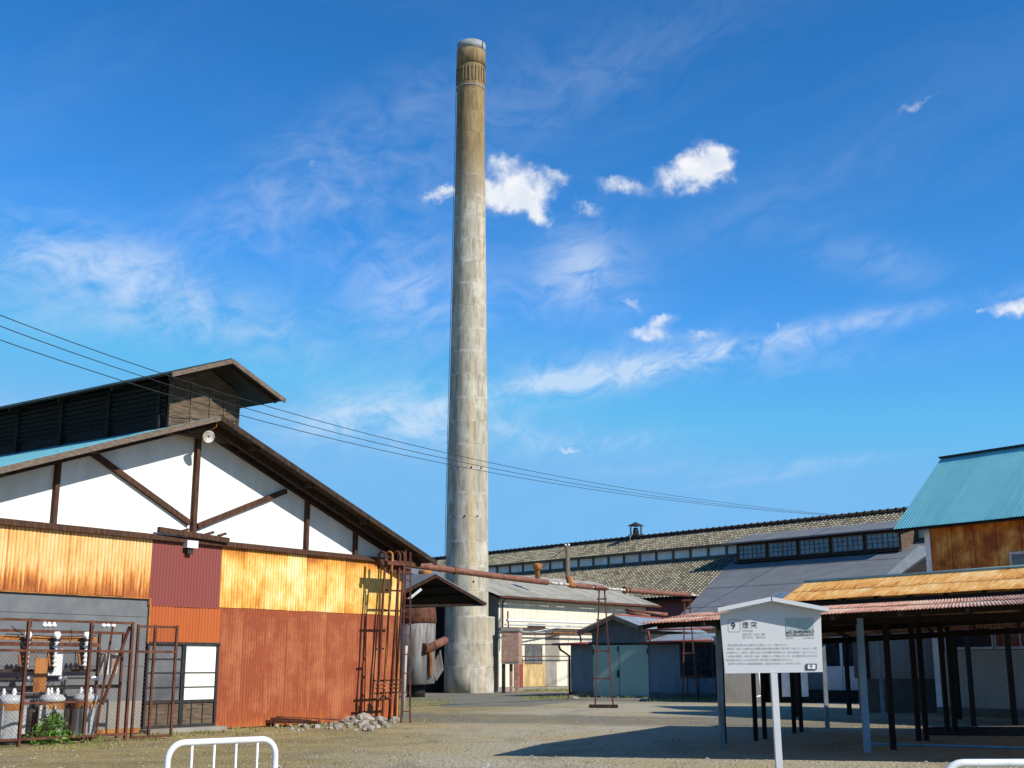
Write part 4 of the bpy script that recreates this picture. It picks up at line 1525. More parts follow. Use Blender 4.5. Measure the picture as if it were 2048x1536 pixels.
def tiles(mb, s0, s1, d0, z0, d1, z1, lo0=None):
    pitch, row = .36, .42
    L = math.hypot(d1 - d0, z1 - z0)
    rows = int(L / row)
    n = int((s1 - s0) / pitch)
    vn = Vector((0, 0, 1))
    cols = n * 4
    for r in range(rows + 1):
        pass
    for r in range(rows):
        t0, t1 = r / rows, (r + 1) / rows
        b = len(mb.v)
        for i in range(cols + 1):
            sk = i / cols
            hgt = .10 * abs(math.sin(math.pi * i / 4)) ** .8 if i % 4 else 0
            for t, lift in ((t0, 0.0), (t1, .035)):
                sa = s0 + (s1 - s0) * sk
                if lo0 is not None:
                    e = lo0(d0 + (d1 - d0) * t)
                    sa = s0 + (e - s0) * sk
                mb.v.append(TF.p(sa, d0 + (d1 - d0) * t, z0 + (z1 - z0) * t + hgt + lift))
        for i in range(cols):
            a = b + 2 * i
            u0, u1 = i / 4, (i + 1) / 4
            mb.face([a, a + 1, a + 3, a + 2], [(u0, r + .0), (u0, r + .99), (u1, r + .99), (u1, r + .0)], False)


UD, UZ = 3.0, 11.45
LDD, LZ0, LZ1 = 12.2, 10.5, 6.62
gl_ = lambda d: 35.3 + (d - 2.5) * .40
part('upper_roof', M['tile'], ml, lambda mb: tiles(mb, S0, S1, 0, RZ, UD, UZ))
part('lower_roof', M['tile'], ml, lambda mb: tiles(mb, S0, 36, 2.45, LZ0, LDD, LZ1, gl_))
part('ridge_tiles', M['dark_wood'], ml, lambda mb: (mb.tube([TF.p(S0, 0, RZ + .14), TF.p(S1, 0, RZ + .14)], .2, 8), [mb.sphere(TF.p(S0 + k * .7, .1, RZ + .26), .14, 6, 4) for k in range(108)]))
part('back_roof', M['slate'], ml, lambda mb: mb.slab(TF.p(S0, 0, RZ), TF.p(S1, 0, RZ), TF.p(S1, -12, 6.6), TF.p(S0, -12, 6.6), .2))
part('clerestory_wall', M['plaster'], ml, lambda mb: mb.box(TF, S0, S1, 2.2, 2.45, LZ0 - .3, UZ + .2))
part('clerestory_posts', M['grey_wood'], ml, lambda mb: [mb.box(TF, S0 + k * 2.0, S0 + k * 2.0 + .24, 2.45, 2.53, LZ0 + .1, UZ + .1) for k in range(30)] + [mb.box(TF, S0, S1, 2.452, 2.60, LZ0 - .02, LZ0 + .16), mb.box(TF, S0, S1, 2.452, 2.9, UZ - .08, UZ + .02)])
part('wall', M['red_paint'], ml, lambda mb: (mb.box(TF, S0, S1, 11.0, 11.4, 0, LZ1 + .25),))
part('eave_soffit', M['dark_wood'], ml, lambda mb: mb.slab(TF.p(S0, LDD - .1, LZ1 - .1), TF.p(40, LDD - .1, LZ1 - .1), TF.p(40, 3, LZ0 - .35), TF.p(S0, 3, LZ0 - .35), .12))
part('verge_gable', M['plaster'], ml, lambda mb: mb.prism([TF.p(S1 - .3, 11, 0), TF.p(S1 - .3, -11, 0), TF.p(S1 - .3, -11, 6.8), TF.p(S1 - .3, 0, 12.8), TF.p(S1 - .3, 11, 6.8)], TF.u * .2))
# grey sheeted part of the lower roof
GD1 = 19.0
gz = lambda d: LZ0 + .06 - (d - 2.45) * .398
def groof(mb):
    for r in range(4):
        d0, d1 = 2.45 + r * 4.14, 2.45 + (r + 1) * 4.14
        mb.slab(TF.p(gl_(d0), d0, gz(d0)), TF.p(gl_(d1), d1, gz(d1) + .025), TF.p(S1, d1, gz(d1) + .025), TF.p(S1, d0, gz(d0)), .05)
o = part('sheet_roof', M['slate'], ml, groof)
part('sheet_roof_wall', M['hut_wall'], ml, lambda mb: mb.box(TF, gl_(18), S1, 17.5, 17.8, 0, gz(17.8) - .15))
sk = part('skylight', M['hut_wall'], ml, lambda mb: [mb.slab(*[TF.p(a, d, gz(d) + h) for a, d, h in q], .1) for q in [((47.0, 13.0, .16), (47.0, 15.6, .16), (53.0, 15.6, .16), (53.0, 13.0, .16))]])
part('pane', M['glass_sky'], sk, lambda mb: mb.slab(*[TF.p(a, d, gz(d) + .20) for a, d in ((47.2, 13.2), (47.2, 15.4), (52.8, 15.4), (52.8, 13.2))], .03))
# dormer clerestory
DS0, DS1, DD = 37.2, 52.2, 5.0
dm = part('dormer_wall', M['dark_wood'], ml, lambda mb: (mb.box(TF, DS0, DS1, 2.6, DD, 9.3, 11.3), mb.box(TF, DS0 - .1, DS1 + .05, DD, DD + .35, 9.58, 9.68)))
part('dormer_end_boards', M['board'], ml, lambda mb: [mb.box(TF, DS1 + .001, DS1 + .03 + (k % 2) * .01, 2.6, DD, 9.4 + k * .2, 9.59 + k * .2) for k in range(9)])
part('dormer_roof', M['slate'], ml, lambda mb: mb.slab(TF.p(DS0 - 1.1, 1.8, 12.22), TF.p(DS0 - 1.1, 5.7, 11.22), TF.p(DS1 + .8, 5.7, 11.22), TF.p(DS1 + .8, 1.8, 12.22), .12))
for k in range(5):
    s0 = DS0 + .25 + k * 2.98
    w_ = part('window', M['grey_wood'], ml, lambda mb: [mb.box(TF, a, b, DD + .001, DD + .06, c, d) for a, b, c, d in [(s0, s0 + 2.7, 9.85, 9.93), (s0, s0 + 2.7, 10.92, 11.0), (s0, s0 + .07, 9.93, 10.92), (s0 + 2.63, s0 + 2.7, 9.93, 10.92), (s0 + 1.3, s0 + 1.4, 9.93, 10.92)]])
    part('pane', M['glass_sky'], w_, lambda mb: [mb.box(TF, s0 + .07, s0 + 2.63, DD + .001, DD + .02, 9.93, 10.92)])
    part('glazing_bar', M['black_metal'], w_, lambda mb: [mb.box(TF, s0 + a, s0 + a + .045, DD + .02, DD + .045, 9.93, 10.92) for a in (.45, .88, 1.78, 2.2)] + [mb.box(TF, s0 + .07, s0 + 2.63, DD + .02, DD + .042, z, z + .04) for z in (10.25, 10.58)])
# ridge ventilator
q = TF.p(*[TF.px(1272, 1075, 0)[0]], 0, RZ + .1)
rv = thing('ridge_ventilator', 'small dark hooded ventilator with pyramid cap on the mill ridge', 'vent', q)
part('cap', M['black_metal'], rv, lambda mb: mb.lathe(q + Vector((0, 0, 1.15)), [(.78, 0), (.78, .04), (.12, .34), (.05, .4)], 4))
part('body', M['black_metal'], rv, lambda mb: (mb.lathe(q, [(.28, 0), (.28, .7), (.2, 1.0)], 8), [mb.bar(q + Vector((a, b, .3)), q + Vector((a, b, 1.16)), .07, .07) for a in (-.48, .48) for b in (-.48, .48)], [mb.bar(q + Vector((-.5, b, .35)), q + Vector((.5, b, .35)), .06, .06) for b in (-.48, .48)]))
for a in (-1, 1):
    for b in (-1, 1):
        part('leg', M['grey_wood'], rv, lambda mb: mb.bar(q + Vector((a * .55, b * .5, .4)), q + Vector((a * .9 + b * -.2, b * .9, -.75 if b < 0 else -.3)), .08, .08))
# pole in front of the mill
q = at(1135, 1150, 92)
up = thing('utility_pole', 'short weathered wooden pole with crosswire rising behind the cream building roof', 'pole', Vector((q.x, q.y, 0)))
part('pole', M['grey_wood'], up, lambda mb: mb.tube([(q.x, q.y, 0), (q.x + .02, q.y, at(1135, 1091, 92).z)], .16, 8))
for a in (-.12, .12):
    part('insulator', M['porcelain'], up, lambda mb: mb.lathe((q.x + a, q.y, at(1135, 1092, 92).z), [(.05, 0), (.09, .05), (.06, .16)], 8))
part('cross_arm', M['grey_wood'], up, lambda mb: mb.bar((q.x - .9, q.y - .1, at(1135, 1095, 92).z), (q.x + .2, q.y - .1, at(1135, 1095, 92).z + .05), .07, .07))
mb = MB()
zt = at(1135, 1093, 92)
mb.tube([zt, at(1100, 1120, 95), at(1075, 1145, 97)], .02, 4)
tag(mb.build('stay_wire', M['cable'], loc=zt), 'thin wire sloping down left from the short wooden pole', 'wire')

# ------------------------------------------------------------------ overhead pipe and trestles
U34 = (Vector((8.07, 55.48, 4.6)) - Vector((-3.24, 38.24, 4.6)))
op = thing('overhead_pipe', 'long rusty overhead steam pipe crossing from the warehouse corner to the right', 'pipe', (-3.2, 38.2, 4.6))
OA = Vector((-3.62, 37.66, 4.62))
oq = lambda t: Vector((-3.24, 38.24, 4.6)) + U34 * t + Vector((0, 0, -.12 * math.sin(max(0, min(1, t)) * math.pi)))
part('core_pipe', M['old_white'], op, lambda mb: mb.tube([oq(t / 20) for t in range(0, 21)] + [oq(1.03)], .055, 8))
LG = []
def lag(t0, t1, r=.105):
    part('lagging', M['brown_pipe'], op, lambda mb: mb.tube([oq(t0 + (t1 - t0) * k / 6) for k in range(7)], r, 14))
for a, b in ((-.04, .12), (.122, .40), (.49, .555), (.565, .60), (.705, .985)):
    lag(a, b)
part('elbow', M['rust_bright'], op, lambda mb: mb.tube([oq(.49), oq(.478), oq(.478) + Vector((0, 0, .3))], .13, 10))
part('flange', M['rust_bright'], op, lambda mb: mb.lathe(oq(.118), [(.14, -.02), (.14, .02)], 12, U34))
part('flange', M['rust_bright'], op, lambda mb: mb.lathe(oq(.69), [(.15, -.03), (.15, .05)], 12, U34))
def trestle(name, foot, topz, lab, base):
    tl = thing(name, lab, 'trestle', foot, 'pipe trestles')
    L = Vector((.55, -.1, 0))
    mid = lambda k, z: foot + L * k + Vector((0, 0, z))
    for sg, bend in ((-.55, 0), (.65, .10)):
        part('leg', M['rust_steel'], tl, lambda mb: (mb.bar(mid(sg, .02), mid(sg * .82 - bend * .4, 1.2), .055, .055), mb.bar(mid(sg * .82 - bend * .4, 1.2), mid(sg * .30, topz - .1), .055, .055)))
    for z in (1.05, 2.05, topz - .45, 3.2):
        k = .30 + .42 * (1 - z / topz)
        part('rung', M['rust_steel'], tl, lambda mb: mb.bar(mid(-k, z), mid(k, z + .01), .04, .05))
    part('saddle', M['rust_steel'], tl, lambda mb: mb.bar(mid(-.4, topz - .08), mid(.4, topz - .08), .12, .1))
    if base:
        part('foot_plate', M['dark_wood'], tl, lambda mb: mb.bar(mid(-.95, .06), mid(.95, .06), .22, .13))
trestle('pipe_trestle', gnd(1207, 1416), 4.42, 'rusty ladder like trestle on a dark foot plate before the pale green doors', True)
trestle('pipe_trestle', Vector((oq(.97).x, oq(.97).y, 0)), 4.42, 'rusty ladder like trestle under the far right end of the overhead pipe', False)

# ------------------------------------------------------------------ green door shed
SF = Fr(2.95, 63, 121)
sh = thing('blue_shed', 'small blue grey corrugated shed with wide pale green double doors', 'shed', SF.p(3.5, 0, 0))
part('wall', M['blue_sheet'], sh, lambda mb: (mb.corr(SF.p(0, 0, .25), SF.u * 1.27, (0, 0, 2.3), .11, .012, .7, .02), mb.corr(SF.p(4.28, 0, .25), SF.u * 1.65, (0, 0, 2.35), .11, .012, .7, .02, 7), mb.corr(SF.p(5.93, 0, .25), SF.u * 1.75, (0, 0, .72), .11, .012, .7, .02, 11), mb.corr(SF.p(0, -7, .25), SF.n * 7, (0, 0, 2.3), .11, .012, .7, 0, 17)))
part('gable_wall', M['grey_sheet'], sh, lambda mb: mb.prism([SF.p(1.2, -.02, 2.55), SF.p(4.3, -.02, 2.55), SF.p(4.3, -.02, 3.22), SF.p(2.7, -.02, 3.82), SF.p(1.2, -.02, 3.22)], SF.n * -.1))
part('gable_ribs', M['grey_sheet'], sh, lambda mb: [mb.box(SF, 1.25 + k * .12, 1.28 + k * .12, -.02, 0, 2.56, 3.74 - abs(1.25 + k * .12 - 2.7) * .37) for k in range(25)])
for a, b in ((-.02, 1.26), (4.3, 7.7)):
    part('plinth', M['plinth'], sh, lambda mb: mb.box(SF, a, b, -.2, .04, 0, .25))
part('core', M['dark_inside'], sh, lambda mb: (mb.box(SF, .05, 7.65, -7, -.12, 0, 2.5), mb.box(SF, 1.25, 4.25, -7, -.13, 2.5, 3.2)))
for s0, s1 in ((1.29, 2.70), (2.735, 4.28)):
    df = part('door', M['green_door'], sh, lambda mb: mb.box(SF, s0, s1, .0, .06, .02, 2.5))
    part('hinge', M['black_metal'], df, lambda mb: [mb.box(SF, (s0 if s0 < 2 else s1 - .06), (s0 + .06 if s0 < 2 else s1), .06, .075, z, z + .28) for z in (2.05,)])
    if s0 < 2:
        part('handle', M['black_metal'], df, lambda mb: (mb.box(SF, 2.60, 2.72, .06, .09, .95, 1.3), mb.box(SF, 2.63, 2.70, .06, .085, 2.2, 2.45)))
part('lintel', M['dark_wood'], sh, lambda mb: mb.box(SF, -.1, 7.7, -.05, .08, 2.52, 2.60))
RBK = -SF.n * 7.5


def sroof(mb):
    a, b, c = SF.p(.72, .5, 3.18), SF.p(2.66, .5, 3.95), SF.p(4.5, .5, 3.25)
    mb.slab(a, b, b + RBK, a + RBK, .06)
    mb.slab(b, c, c + RBK, b + RBK, .06)


part('roof', M['shed_roof'], sh, sroof)
part('fascia', M['grey_wood'], sh, lambda mb: (mb.bar(SF.p(.72, .52, 3.06), SF.p(2.66, .52, 3.83), .05, .2), mb.bar(SF.p(2.66, .52, 3.83), SF.p(4.5, .52, 3.13), .05, .2)))
part('ridge_cap', M['red_paint'], sh, lambda mb: (mb.tube([SF.p(2.66, .52, 3.97), SF.p(2.66, -7, 3.97)], .05, 6), mb.bar(SF.p(.7, .53, 3.2), SF.p(2.66, .53, 3.97), .05, .035)))


def lean(mb):
    mb.slab(SF.p(-.6, .55, 2.58), SF.p(1.25, .55, 2.62), SF.p(1.25, -7, 2.98), SF.p(-.6, -7, 2.95), .05)
    mb.slab(SF.p(4.25, .55, 2.62), SF.p(7.8, .55, 2.72), SF.p(7.8, -2.4, 3.10), SF.p(4.25, -2.4, 3.05), .05)


part('lean_to_roof', M['shed_roof'], sh, lean)
for pts, r in (([SF.p(-.7, .6, 2.56), SF.p(1.3, .6, 2.6)], .06), ([SF.p(4.2, .6, 2.6), SF.p(7.8, .6, 2.68)], .06), ([SF.p(.65, .45, 3.15), SF.p(.78, .4, 2.9), SF.p(.8, .4, 2.65)], .045), ([SF.p(4.52, .5, 3.2), SF.p(4.55, .5, 2.95), SF.p(4.6, .5, 2.66)], .045), ([SF.p(4.5, .5, 3.2), SF.p(7.5, -.2, 3.25)], .05)):
    part('gutter', M['red_paint'], sh, lambda mb: mb.tube(pts, r, 6))
part('downpipe', M['black_metal'], sh, lambda mb: mb.tube([SF.p(-.4, .5, 2.5), SF.p(-.35, .45, 2.3), SF.p(-.05, .06, 2.0), SF.p(-.05, .06, 0)], .06, 6))
w_ = part('window', M['black_metal'], sh, lambda mb: [mb.box(SF, a, b, .0, .05, c, d) for a, b, c, d in [(5.93, 7.6, .97, 1.04), (5.93, 7.6, 2.45, 2.52), (5.93, 6.0, 1.04, 2.45), (7.53, 7.6, 1.04, 2.45), (6.75, 6.8, 1.04, 2.45)]] + [mb.box(SF, a, a + .025, .01, .035, 1.04, 2.45) for a in (6.2, 6.4, 6.58, 7.0, 7.2, 7.36)] + [mb.box(SF, 5.95, 7.55, .01, .034, z, z + .025) for z in (1.4, 1.75, 2.1)])
part('pane', M['glass'], w_, lambda mb: mb.box(SF, 5.97, 7.58, -.02, .008, 1.0, 2.5))
mb = MB()
mb.add([], [])
rbx = rock_mb(.28, 77)
for v in rbx.v:
    v += gnd(1147, 1397)
tag(rbx.build('boulder', M['rock'], loc=gnd(1147, 1397)), 'pale rounded stone at the left corner of the blue shed', 'stone')
ir = MB()
for a, b in (((1375, 1355), (1376, 1396)), ((1397, 1355), (1398, 1396)), ((1375, 1356), (1397, 1356))):
    ir.bar(at(*a, 59.0), at(*b, 59.0), .05, .05)
tag(ir.build('iron_hoop', M['rust_steel'], loc=at(1386, 1396, 59)), 'square rusty iron hoop standing before the shed window wall', 'frame')
# debris on the wall top
mb = MB()
for a, b in (((1250, 1218), (1290, 1228)), ((1262, 1222), (1335, 1229)), ((1252, 1225), (1300, 1232))):
    mb.tube([at(*a, 66), at(*b, 66)], .09, 7)
tag(mb.build('pipe_offcuts', M['brown_pipe'], loc=at(1290, 1228, 66)), 'loose rusty pipe lengths lying above the shed roof before the mill', 'pipes')

# ------------------------------------------------------------------ grey hut behind the sign
HF = Fr(at(1447, 1400, 53).x, 53, 100)
ht = thing('grey_hut', 'plain grey brown rendered hut wall behind the information sign', 'hut', HF.p(.7, 0, 0))
part('wall', M['hut_wall'], ht, lambda mb: mb.box(HF, 0, 1.55, -4, 0, 0, 2.75))
part('roof', M['shed_roof'], ht, lambda mb: mb.slab(HF.p(-.2, .3, 2.8), HF.p(1.8, .3, 2.8), HF.p(1.8, -4.2, 3.0), HF.p(-.2, -4.2, 3.0), .08))
mb = MB()
mb.tube([at(1518, 1345, 52), at(1521, 1385, 52), at(1522, 1391, 52), at(1512, 1394, 51.8)], .04, 6)
tag(mb.build('drainpipe', M['white_metal'], loc=at(1520, 1390, 52)), 'white bent drainpipe at the right edge of the grey hut', 'pipe')

# ------------------------------------------------------------------ blue workshop with white doors
WF = Fr(at(1540, 1380, 54).x, 54, 92)
wk = thing('blue_workshop', 'blue corrugated workshop with white glazed double doors under the canopy', 'building', WF.p(2.5, 0, 0))
part('wall', M['blue_sheet'], wk, lambda mb: (mb.corr(WF.p(1.3, 0, .5), WF.u * .95, (0, 0, 3.1), .11, .012, .7), mb.corr(WF.p(2.2, .012, 2.75), WF.u * 2.0, (0, 0, .9), .11, .012, .7), mb.corr(WF.p(4.08, .0, .5), WF.u * .9, (0, 0, 3.1), .11, .012, .7)))
part('wall', M['white_metal'], wk, lambda mb: mb.corr(WF.p(.35, .9, .25), WF.u * 1.1, (0, 0, 2.2), .11, .012, .7), 'white corrugated screen')
part('core', M['dark_inside'], wk, lambda mb: (mb.box(WF, 0, 5.0, -5, -.1, 0, 3.6), mb.box(WF, -.1, 5.0, -.1, .6, 0, .46)))
part('roof', M['slate'], wk, lambda mb: mb.slab(WF.p(-.2, .3, 3.66), WF.p(5.1, .3, 3.66), WF.p(5.1, -5, 4.2), WF.p(-.2, -5, 4.2), .08))
part('post', M['red_paint'], wk, lambda mb: mb.box(WF, .08, .25, .7, .85, 0, 2.6))
dr = part('door', M['white_metal'], wk, lambda mb: [mb.box(WF, a, b, .0, .06, c, d) for a, b, c, d in [(2.25, 3.1, .5, 1.5), (3.12, 4.05, .5, 1.5), (2.25, 2.32, 1.5, 2.7), (3.04, 3.15, 1.5, 2.7), (3.98, 4.05, 1.5, 2.7), (2.2, 4.1, 2.65, 2.74)]])
part('pane', M['glass'], dr, lambda mb: mb.box(WF, 2.3, 4.0, .005, .03, 1.5, 2.65))

# ------------------------------------------------------------------ teal roofed building on the right
EF = Fr(13.6, 40.3, 143)
tb = thing('teal_roof_building', 'tall building with steep turquoise corrugated roof and rust stained walls at right', 'building', EF.p(4, 0, 0))
EL = 14
part('roof', M['teal_roof'], tb, lambda mb: (mb.corr(EF.p(-.88, .55, 5.93), EF.u * (EL + 1), EF.p(0, -2.5, 8.62) - EF.p(0, .55, 5.93), .105, .012, .84, .012), mb.corr(EF.p(EL + .1, -5.5, 5.93), EF.u * -(EL + 1), EF.p(0, -2.5, 8.62) - EF.p(0, -5.5, 5.93), .105, .012, .84)))
part('ridge_cap', M['black_metal'], tb, lambda mb: (mb.bar(EF.p(-.9, -2.5, 8.64), EF.p(EL, -2.5, 8.64), .24, .06),))
part('upper_wall', M['rust_wall'], tb, lambda mb: mb.corr(EF.p(.12, 0, 3.4), EF.u * (EL - .12), (0, 0, 2.5), .1, .01, .8, 0, 3))
part('corner_board', M['white_metal'], tb, lambda mb: mb.box(EF, -.06, .14, -.12, .03, .25, 5.8))
part('lower_wall', M['white_rust'], tb, lambda mb: (mb.corr(EF.p(.16, .0, .25), EF.u * (EL - .2), (0, 0, 1.75), .1, .01, .8, 0, 31),))
part('core', M['dark_inside'], tb, lambda mb: (mb.box(EF, .05, EL, -5, -.1, 0, 5.85), mb.prism([EF.p(0.05, .0, 5.9), EF.p(.05, -5, 5.9), EF.p(.05, -2.5, 8.35)], EF.u * .1)))
part('plinth', M['plinth'], tb, lambda mb: mb.box(EF, -.06, EL, -.1, .08, 0, .25))
part('eave_boards', M['dark_wood'], tb, lambda mb: mb.slab(EF.p(-.8, .5, 5.87), EF.p(EL, .5, 5.87), EF.p(EL, -2.4, 8.45), EF.p(-.8, -2.4, 8.45), .05))
part('bargeboard', M['dark_wood'], tb, lambda mb: mb.bar(EF.p(-.84, .5, 5.85), EF.p(-.84, -2.5, 8.52), .04, .14))
w_ = part('window', M['galv'], tb, lambda mb: [mb.box(EF, a, b, .0, .06, c, d) for a, b, c, d in [(2.92, 5.2, 4.16, 4.24), (2.92, 5.2, 4.86, 4.94), (2.92, 2.99, 4.24, 4.86), (5.13, 5.2, 4.24, 4.86)]])
part('pane', M['glass_sky'], w_, lambda mb: mb.box(EF, 2.97, 5.15, .012, .03, 4.2, 4.9))
for k in range(4):
    s0 = .4 + k * 1.75
    w_ = part('window', M['galv'], tb, lambda mb: [mb.box(EF, a, b, .0, .05, c, d) for a, b, c, d in [(s0, s0 + 1.7, 2.02, 2.1), (s0, s0 + 1.7, 3.0, 3.06), (s0, s0 + .04, 2.1, 3.0), (s0 + .84, s0 + .88, 2.1, 3.0), (s0 + 1.66, s0 + 1.7, 2.1, 3.0)]])
    part('pane', M['glass'], w_, lambda mb: mb.box(EF, s0 + .02, s0 + 1.68, -.03, .02, 2.06, 3.03))
# annex wall left of the corner
XF = Fr(at(1738, 1430, 42.5).x, 42.5, 96)
ax = thing('low_annex', 'low annex with yellowed wall panels over a dark plinth left of the white corner board', 'building', XF.p(1.2, 0, 0))
part('wall_panel', M['white_rust'], ax, lambda mb: mb.corr(XF.p(.1, 0, 1.1), XF.u * 2.9, (0, 0, 2.2), .1, .006, .72, 0, 4))
part('corner_post', M['dark_wood'], ax, lambda mb: mb.box(XF, -.02, .12, -.1, .05, 1.1, 3.3))
part('plinth', M['plinth'], ax, lambda mb: mb.box(XF, -.25, 2.9, -.3, .1, 0, 1.1))
part('core', M['dark_inside'], ax, lambda mb: mb.box(XF, .0, 2.9, -2.5, -.06, 1.1, 3.4))
part('roof', M['slate'], ax, lambda mb: mb.slab(XF.p(-.2, .1, 3.5), XF.p(2.9, .1, 3.5), XF.p(2.9, -2.6, 3.7), XF.p(-.2, -2.6, 3.7), .08))
# grey pitched piece behind the corner board
mb = MB()
P = [at(1772, 1150, 50), at(1838, 1090, 50), at(1850, 1092, 50), at(1850, 1112, 50), at(1800, 1148, 50)]
mb.prism(P, (2.0, 3.0, 0))
lr = thing('lean_roof', 'grey sloping side roof left of the turquoise roofed building', 'roof', Vector((P[0].x, 50, 0)))
mb.build('roof', M['shed_roof'], lr)
part('wall', M['dark_inside'], lr, lambda mb: mb.prism([Vector((P[0].x + .2, 50.3, 0)), Vector((P[3].x + .3, 50.3, 0)), P[3] + Vector((.3, .3, -.1)), P[0] + Vector((.2, .3, -.1))], (1.5, 2.5, 0)))

# ------------------------------------------------------------------ rusty gabled walkway roof
OF = Fr(8.45, 39.15, 145)
OZ, OR, ORZ, OLn = 3.5, -1.35, 4.14, 12.5
wy = thing('covered_walkway', 'covered walkway with orange rusty corrugated gable roof before the turquoise roof', 'shelter', OF.p(4, -1, 0))
def wroof(mb):
    e0, r0 = OF.p(-.1, 0, OZ), OF.p(-.1, OR, ORZ)
    m0 = e0.lerp(r0, .5)
    up_ = Vector((0, 0, .012))
    W_ = OF.u * OLn
    bil(mb, e0, e0 + W_, m0, m0 + W_, .08, .012, .8, .035, 0)
    bil(mb, m0 + up_ - (r0 - e0) * .04, m0 + up_ + W_ - (r0 - e0) * .04, r0 + up_, r0 + up_ + W_, .08, .012, .8, .03, 50)
    f0 = OF.p(-.1, -4.3, 3.05)  # unseen back slope drawn out long to shade the ground
    bil(mb, f0 + W_, f0, r0 + W_, r0, .08, .012, .8, .0, 90)


part('roof', M['rust_roof'], wy, wroof)
part('shadow_end_boards', M['shade_black'], wy, lambda mb: mb.prism([OF.p(.1, -.1, OZ - .15), OF.p(.1, -4.2, 2.9), OF.p(.1, -4.2, 3.0), OF.p(.1, OR, ORZ - .1)], OF.u * .04))  # unseen boards added to fill out the walkway's cast shadow
part('ridge_cap', M['green_door'], wy, lambda mb: mb.tube([OF.p(-.15, OR, ORZ + .03), OF.p(OLn, OR, ORZ + .03)], .05, 6))
part('rafters', M['shade_black'], wy, lambda mb: (mb.bar(OF.p(-.0, -.12, OZ - .14), OF.p(OLn, -.12, OZ - .14), .09, .16), mb.bar(OF.p(0, 2 * OR + .12, OZ - .14), OF.p(OLn, 2 * OR + .12, OZ - .22), .09, .16), [mb.bar(OF.p(k * 1.2, -.05, OZ - .06), OF.p(k * 1.2, OR, ORZ - .08), .06, .08) for k in range(11)], mb.bar(OF.p(0, 0, OZ - .1), OF.p(0, 2 * OR, OZ - .1), .08, .12)))
for k in (0.35, 4.4, 8.4, 12.2):
    for d in (2 * OR + .15,) if 1 < k < 12 else (-.15, 2 * OR + .15):
        part('post', M['shade_black'], wy, lambda mb: mb.bar(OF.p(k, d, 0), OF.p(k, d, OZ - .2), .11, .11, OF.u))

# ------------------------------------------------------------------ front canopy on posts
cn = thing('post_canopy', 'low wide canopy with pinkish rusty corrugated roof on many thin posts at right', 'canopy', (6, 23, 0))
C00, C01 = Vector((2.12, 20.7, 2.22)), Vector((13.2, 18.2, 2.72))
R00, R01 = Vector((3.45, 23.9, 2.50)), Vector((14.2, 21.3, 3.02))
B00, B01 = Vector((6.5, 31.5, 2.16)), Vector((17.0, 29.0, 2.7))


def crf(mb):
    # front slope in two lapped rows, then the long back slope
    m0, m1 = C00.lerp(R00, .52), C01.lerp(R01, .52)
    up_ = Vector((0, 0, .012))
    bil(mb, C00, C01, m0, m1, .056, .010, .82, .035, 0)
    bil(mb, m0 + up_ - (R00 - C00) * .03, m1 + up_ - (R01 - C01) * .03, R00 + up_, R01 + up_, .056, .010, .82, .03, 60)
    bil(mb, B01, B00, R01, R00, .056, .010, .82, 0, 40)


part('roof', M['pink_roof'], cn, crf)


def cbm(mb):
    dz = Vector((0, 0, -.12))
    mb.bar(C00.lerp(R00, .30) + dz * .8, C01.lerp(R01, .30) + dz * .8, .07, .09)
    mb.bar(R00 + dz, R01 + dz, .09, .14)
    mb.bar(B00.lerp(R00, .05) + dz, B01.lerp(R01, .05) + dz, .09, .14)
    mb.bar(B00.lerp(R00, .5) + dz, B01.lerp(R01, .5) + dz, .09, .14)
    for k in range(12):
        t = k / 11
        mb.bar(C00.lerp(C01, t) + dz * .55, R00.lerp(R01, t) + dz * .55, .05, .07)
        mb.bar(R00.lerp(R01, t) + dz * .55, B00.lerp(B01, t) + dz * .55, .05, .07)
    mb.bar(Vector((4.0, 24.25, 2.28)), Vector((6.5, 23.2, 2.35)), .1, .12)
    mb.bar(Vector((6.4, 23.25, 2.34)), Vector((11.5, 21.9, 2.5)), .1, .12)
    mb.bar(Vector((4.0, 24.25, 2.26)), Vector((8.1, 32, 2.2)), .1, .12)


part('beam', M['shade_black'], cn, cbm)
def croofz(p):
    t = (p.x - R00.x) / (R01.x - R00.x)
    return 2.36 + .3 * max(0, min(1, t))
posts = [((1445, 1497), 'post_grey', .10), ((1735, 1505), 'post_blue', .11), ((1449, 1487), 'shade_black', .085), ((1512, 1482), 'shade_black', .085), ((1530, 1478), 'shade_black', .085), ((1589, 1467), 'shade_black', .085), ((1603, 1464), 'shade_black', .085), ((1655, 1456), 'post_grey', .10),
         ((1787, 1500), 'shade_black', .095), ((1838, 1482), 'shade_black', .095), ((1853, 1481), 'shade_black', .095), ((1896, 1470), 'shade_black', .095), ((1911, 1468), 'shade_black', .095), ((1948, 1452), 'shade_black', .11), ((2030, 1450), 'shade_black', .12), ((1767, 1436), 'post_grey', .09)]
for (x, y), mt, w in posts:
    p = gnd(x, y)
    part('post', M[mt], cn, lambda mb: mb.bar(p, Vector((p.x, p.y, croofz(p) - .04)), w, w))
mb = MB()
hp_ = [gnd(1742, 1488, .03), gnd(1850, 1490, .03), gnd(1950, 1493, .03), gnd(2060, 1496, .03), gnd(2200, 1497, .03)]
mb.tube(hp_, .03, 6)
tag(mb.build('hose', M['post_blue'], loc=hp_[0]), 'blue hose lying on the shaded ground under the canopy', 'hose')
mb = MB()
for k in range(3):
    mb.tube([gnd(1856, 1457 + k * 5, .05), gnd(2150, 1456 + k * 6, .05)], .045, 6)
tag(mb.build('pipe_bundle', M['black_metal'], loc=gnd(1900, 1462)), 'long pipes lying on the ground among the right hand canopy posts', 'pipes')

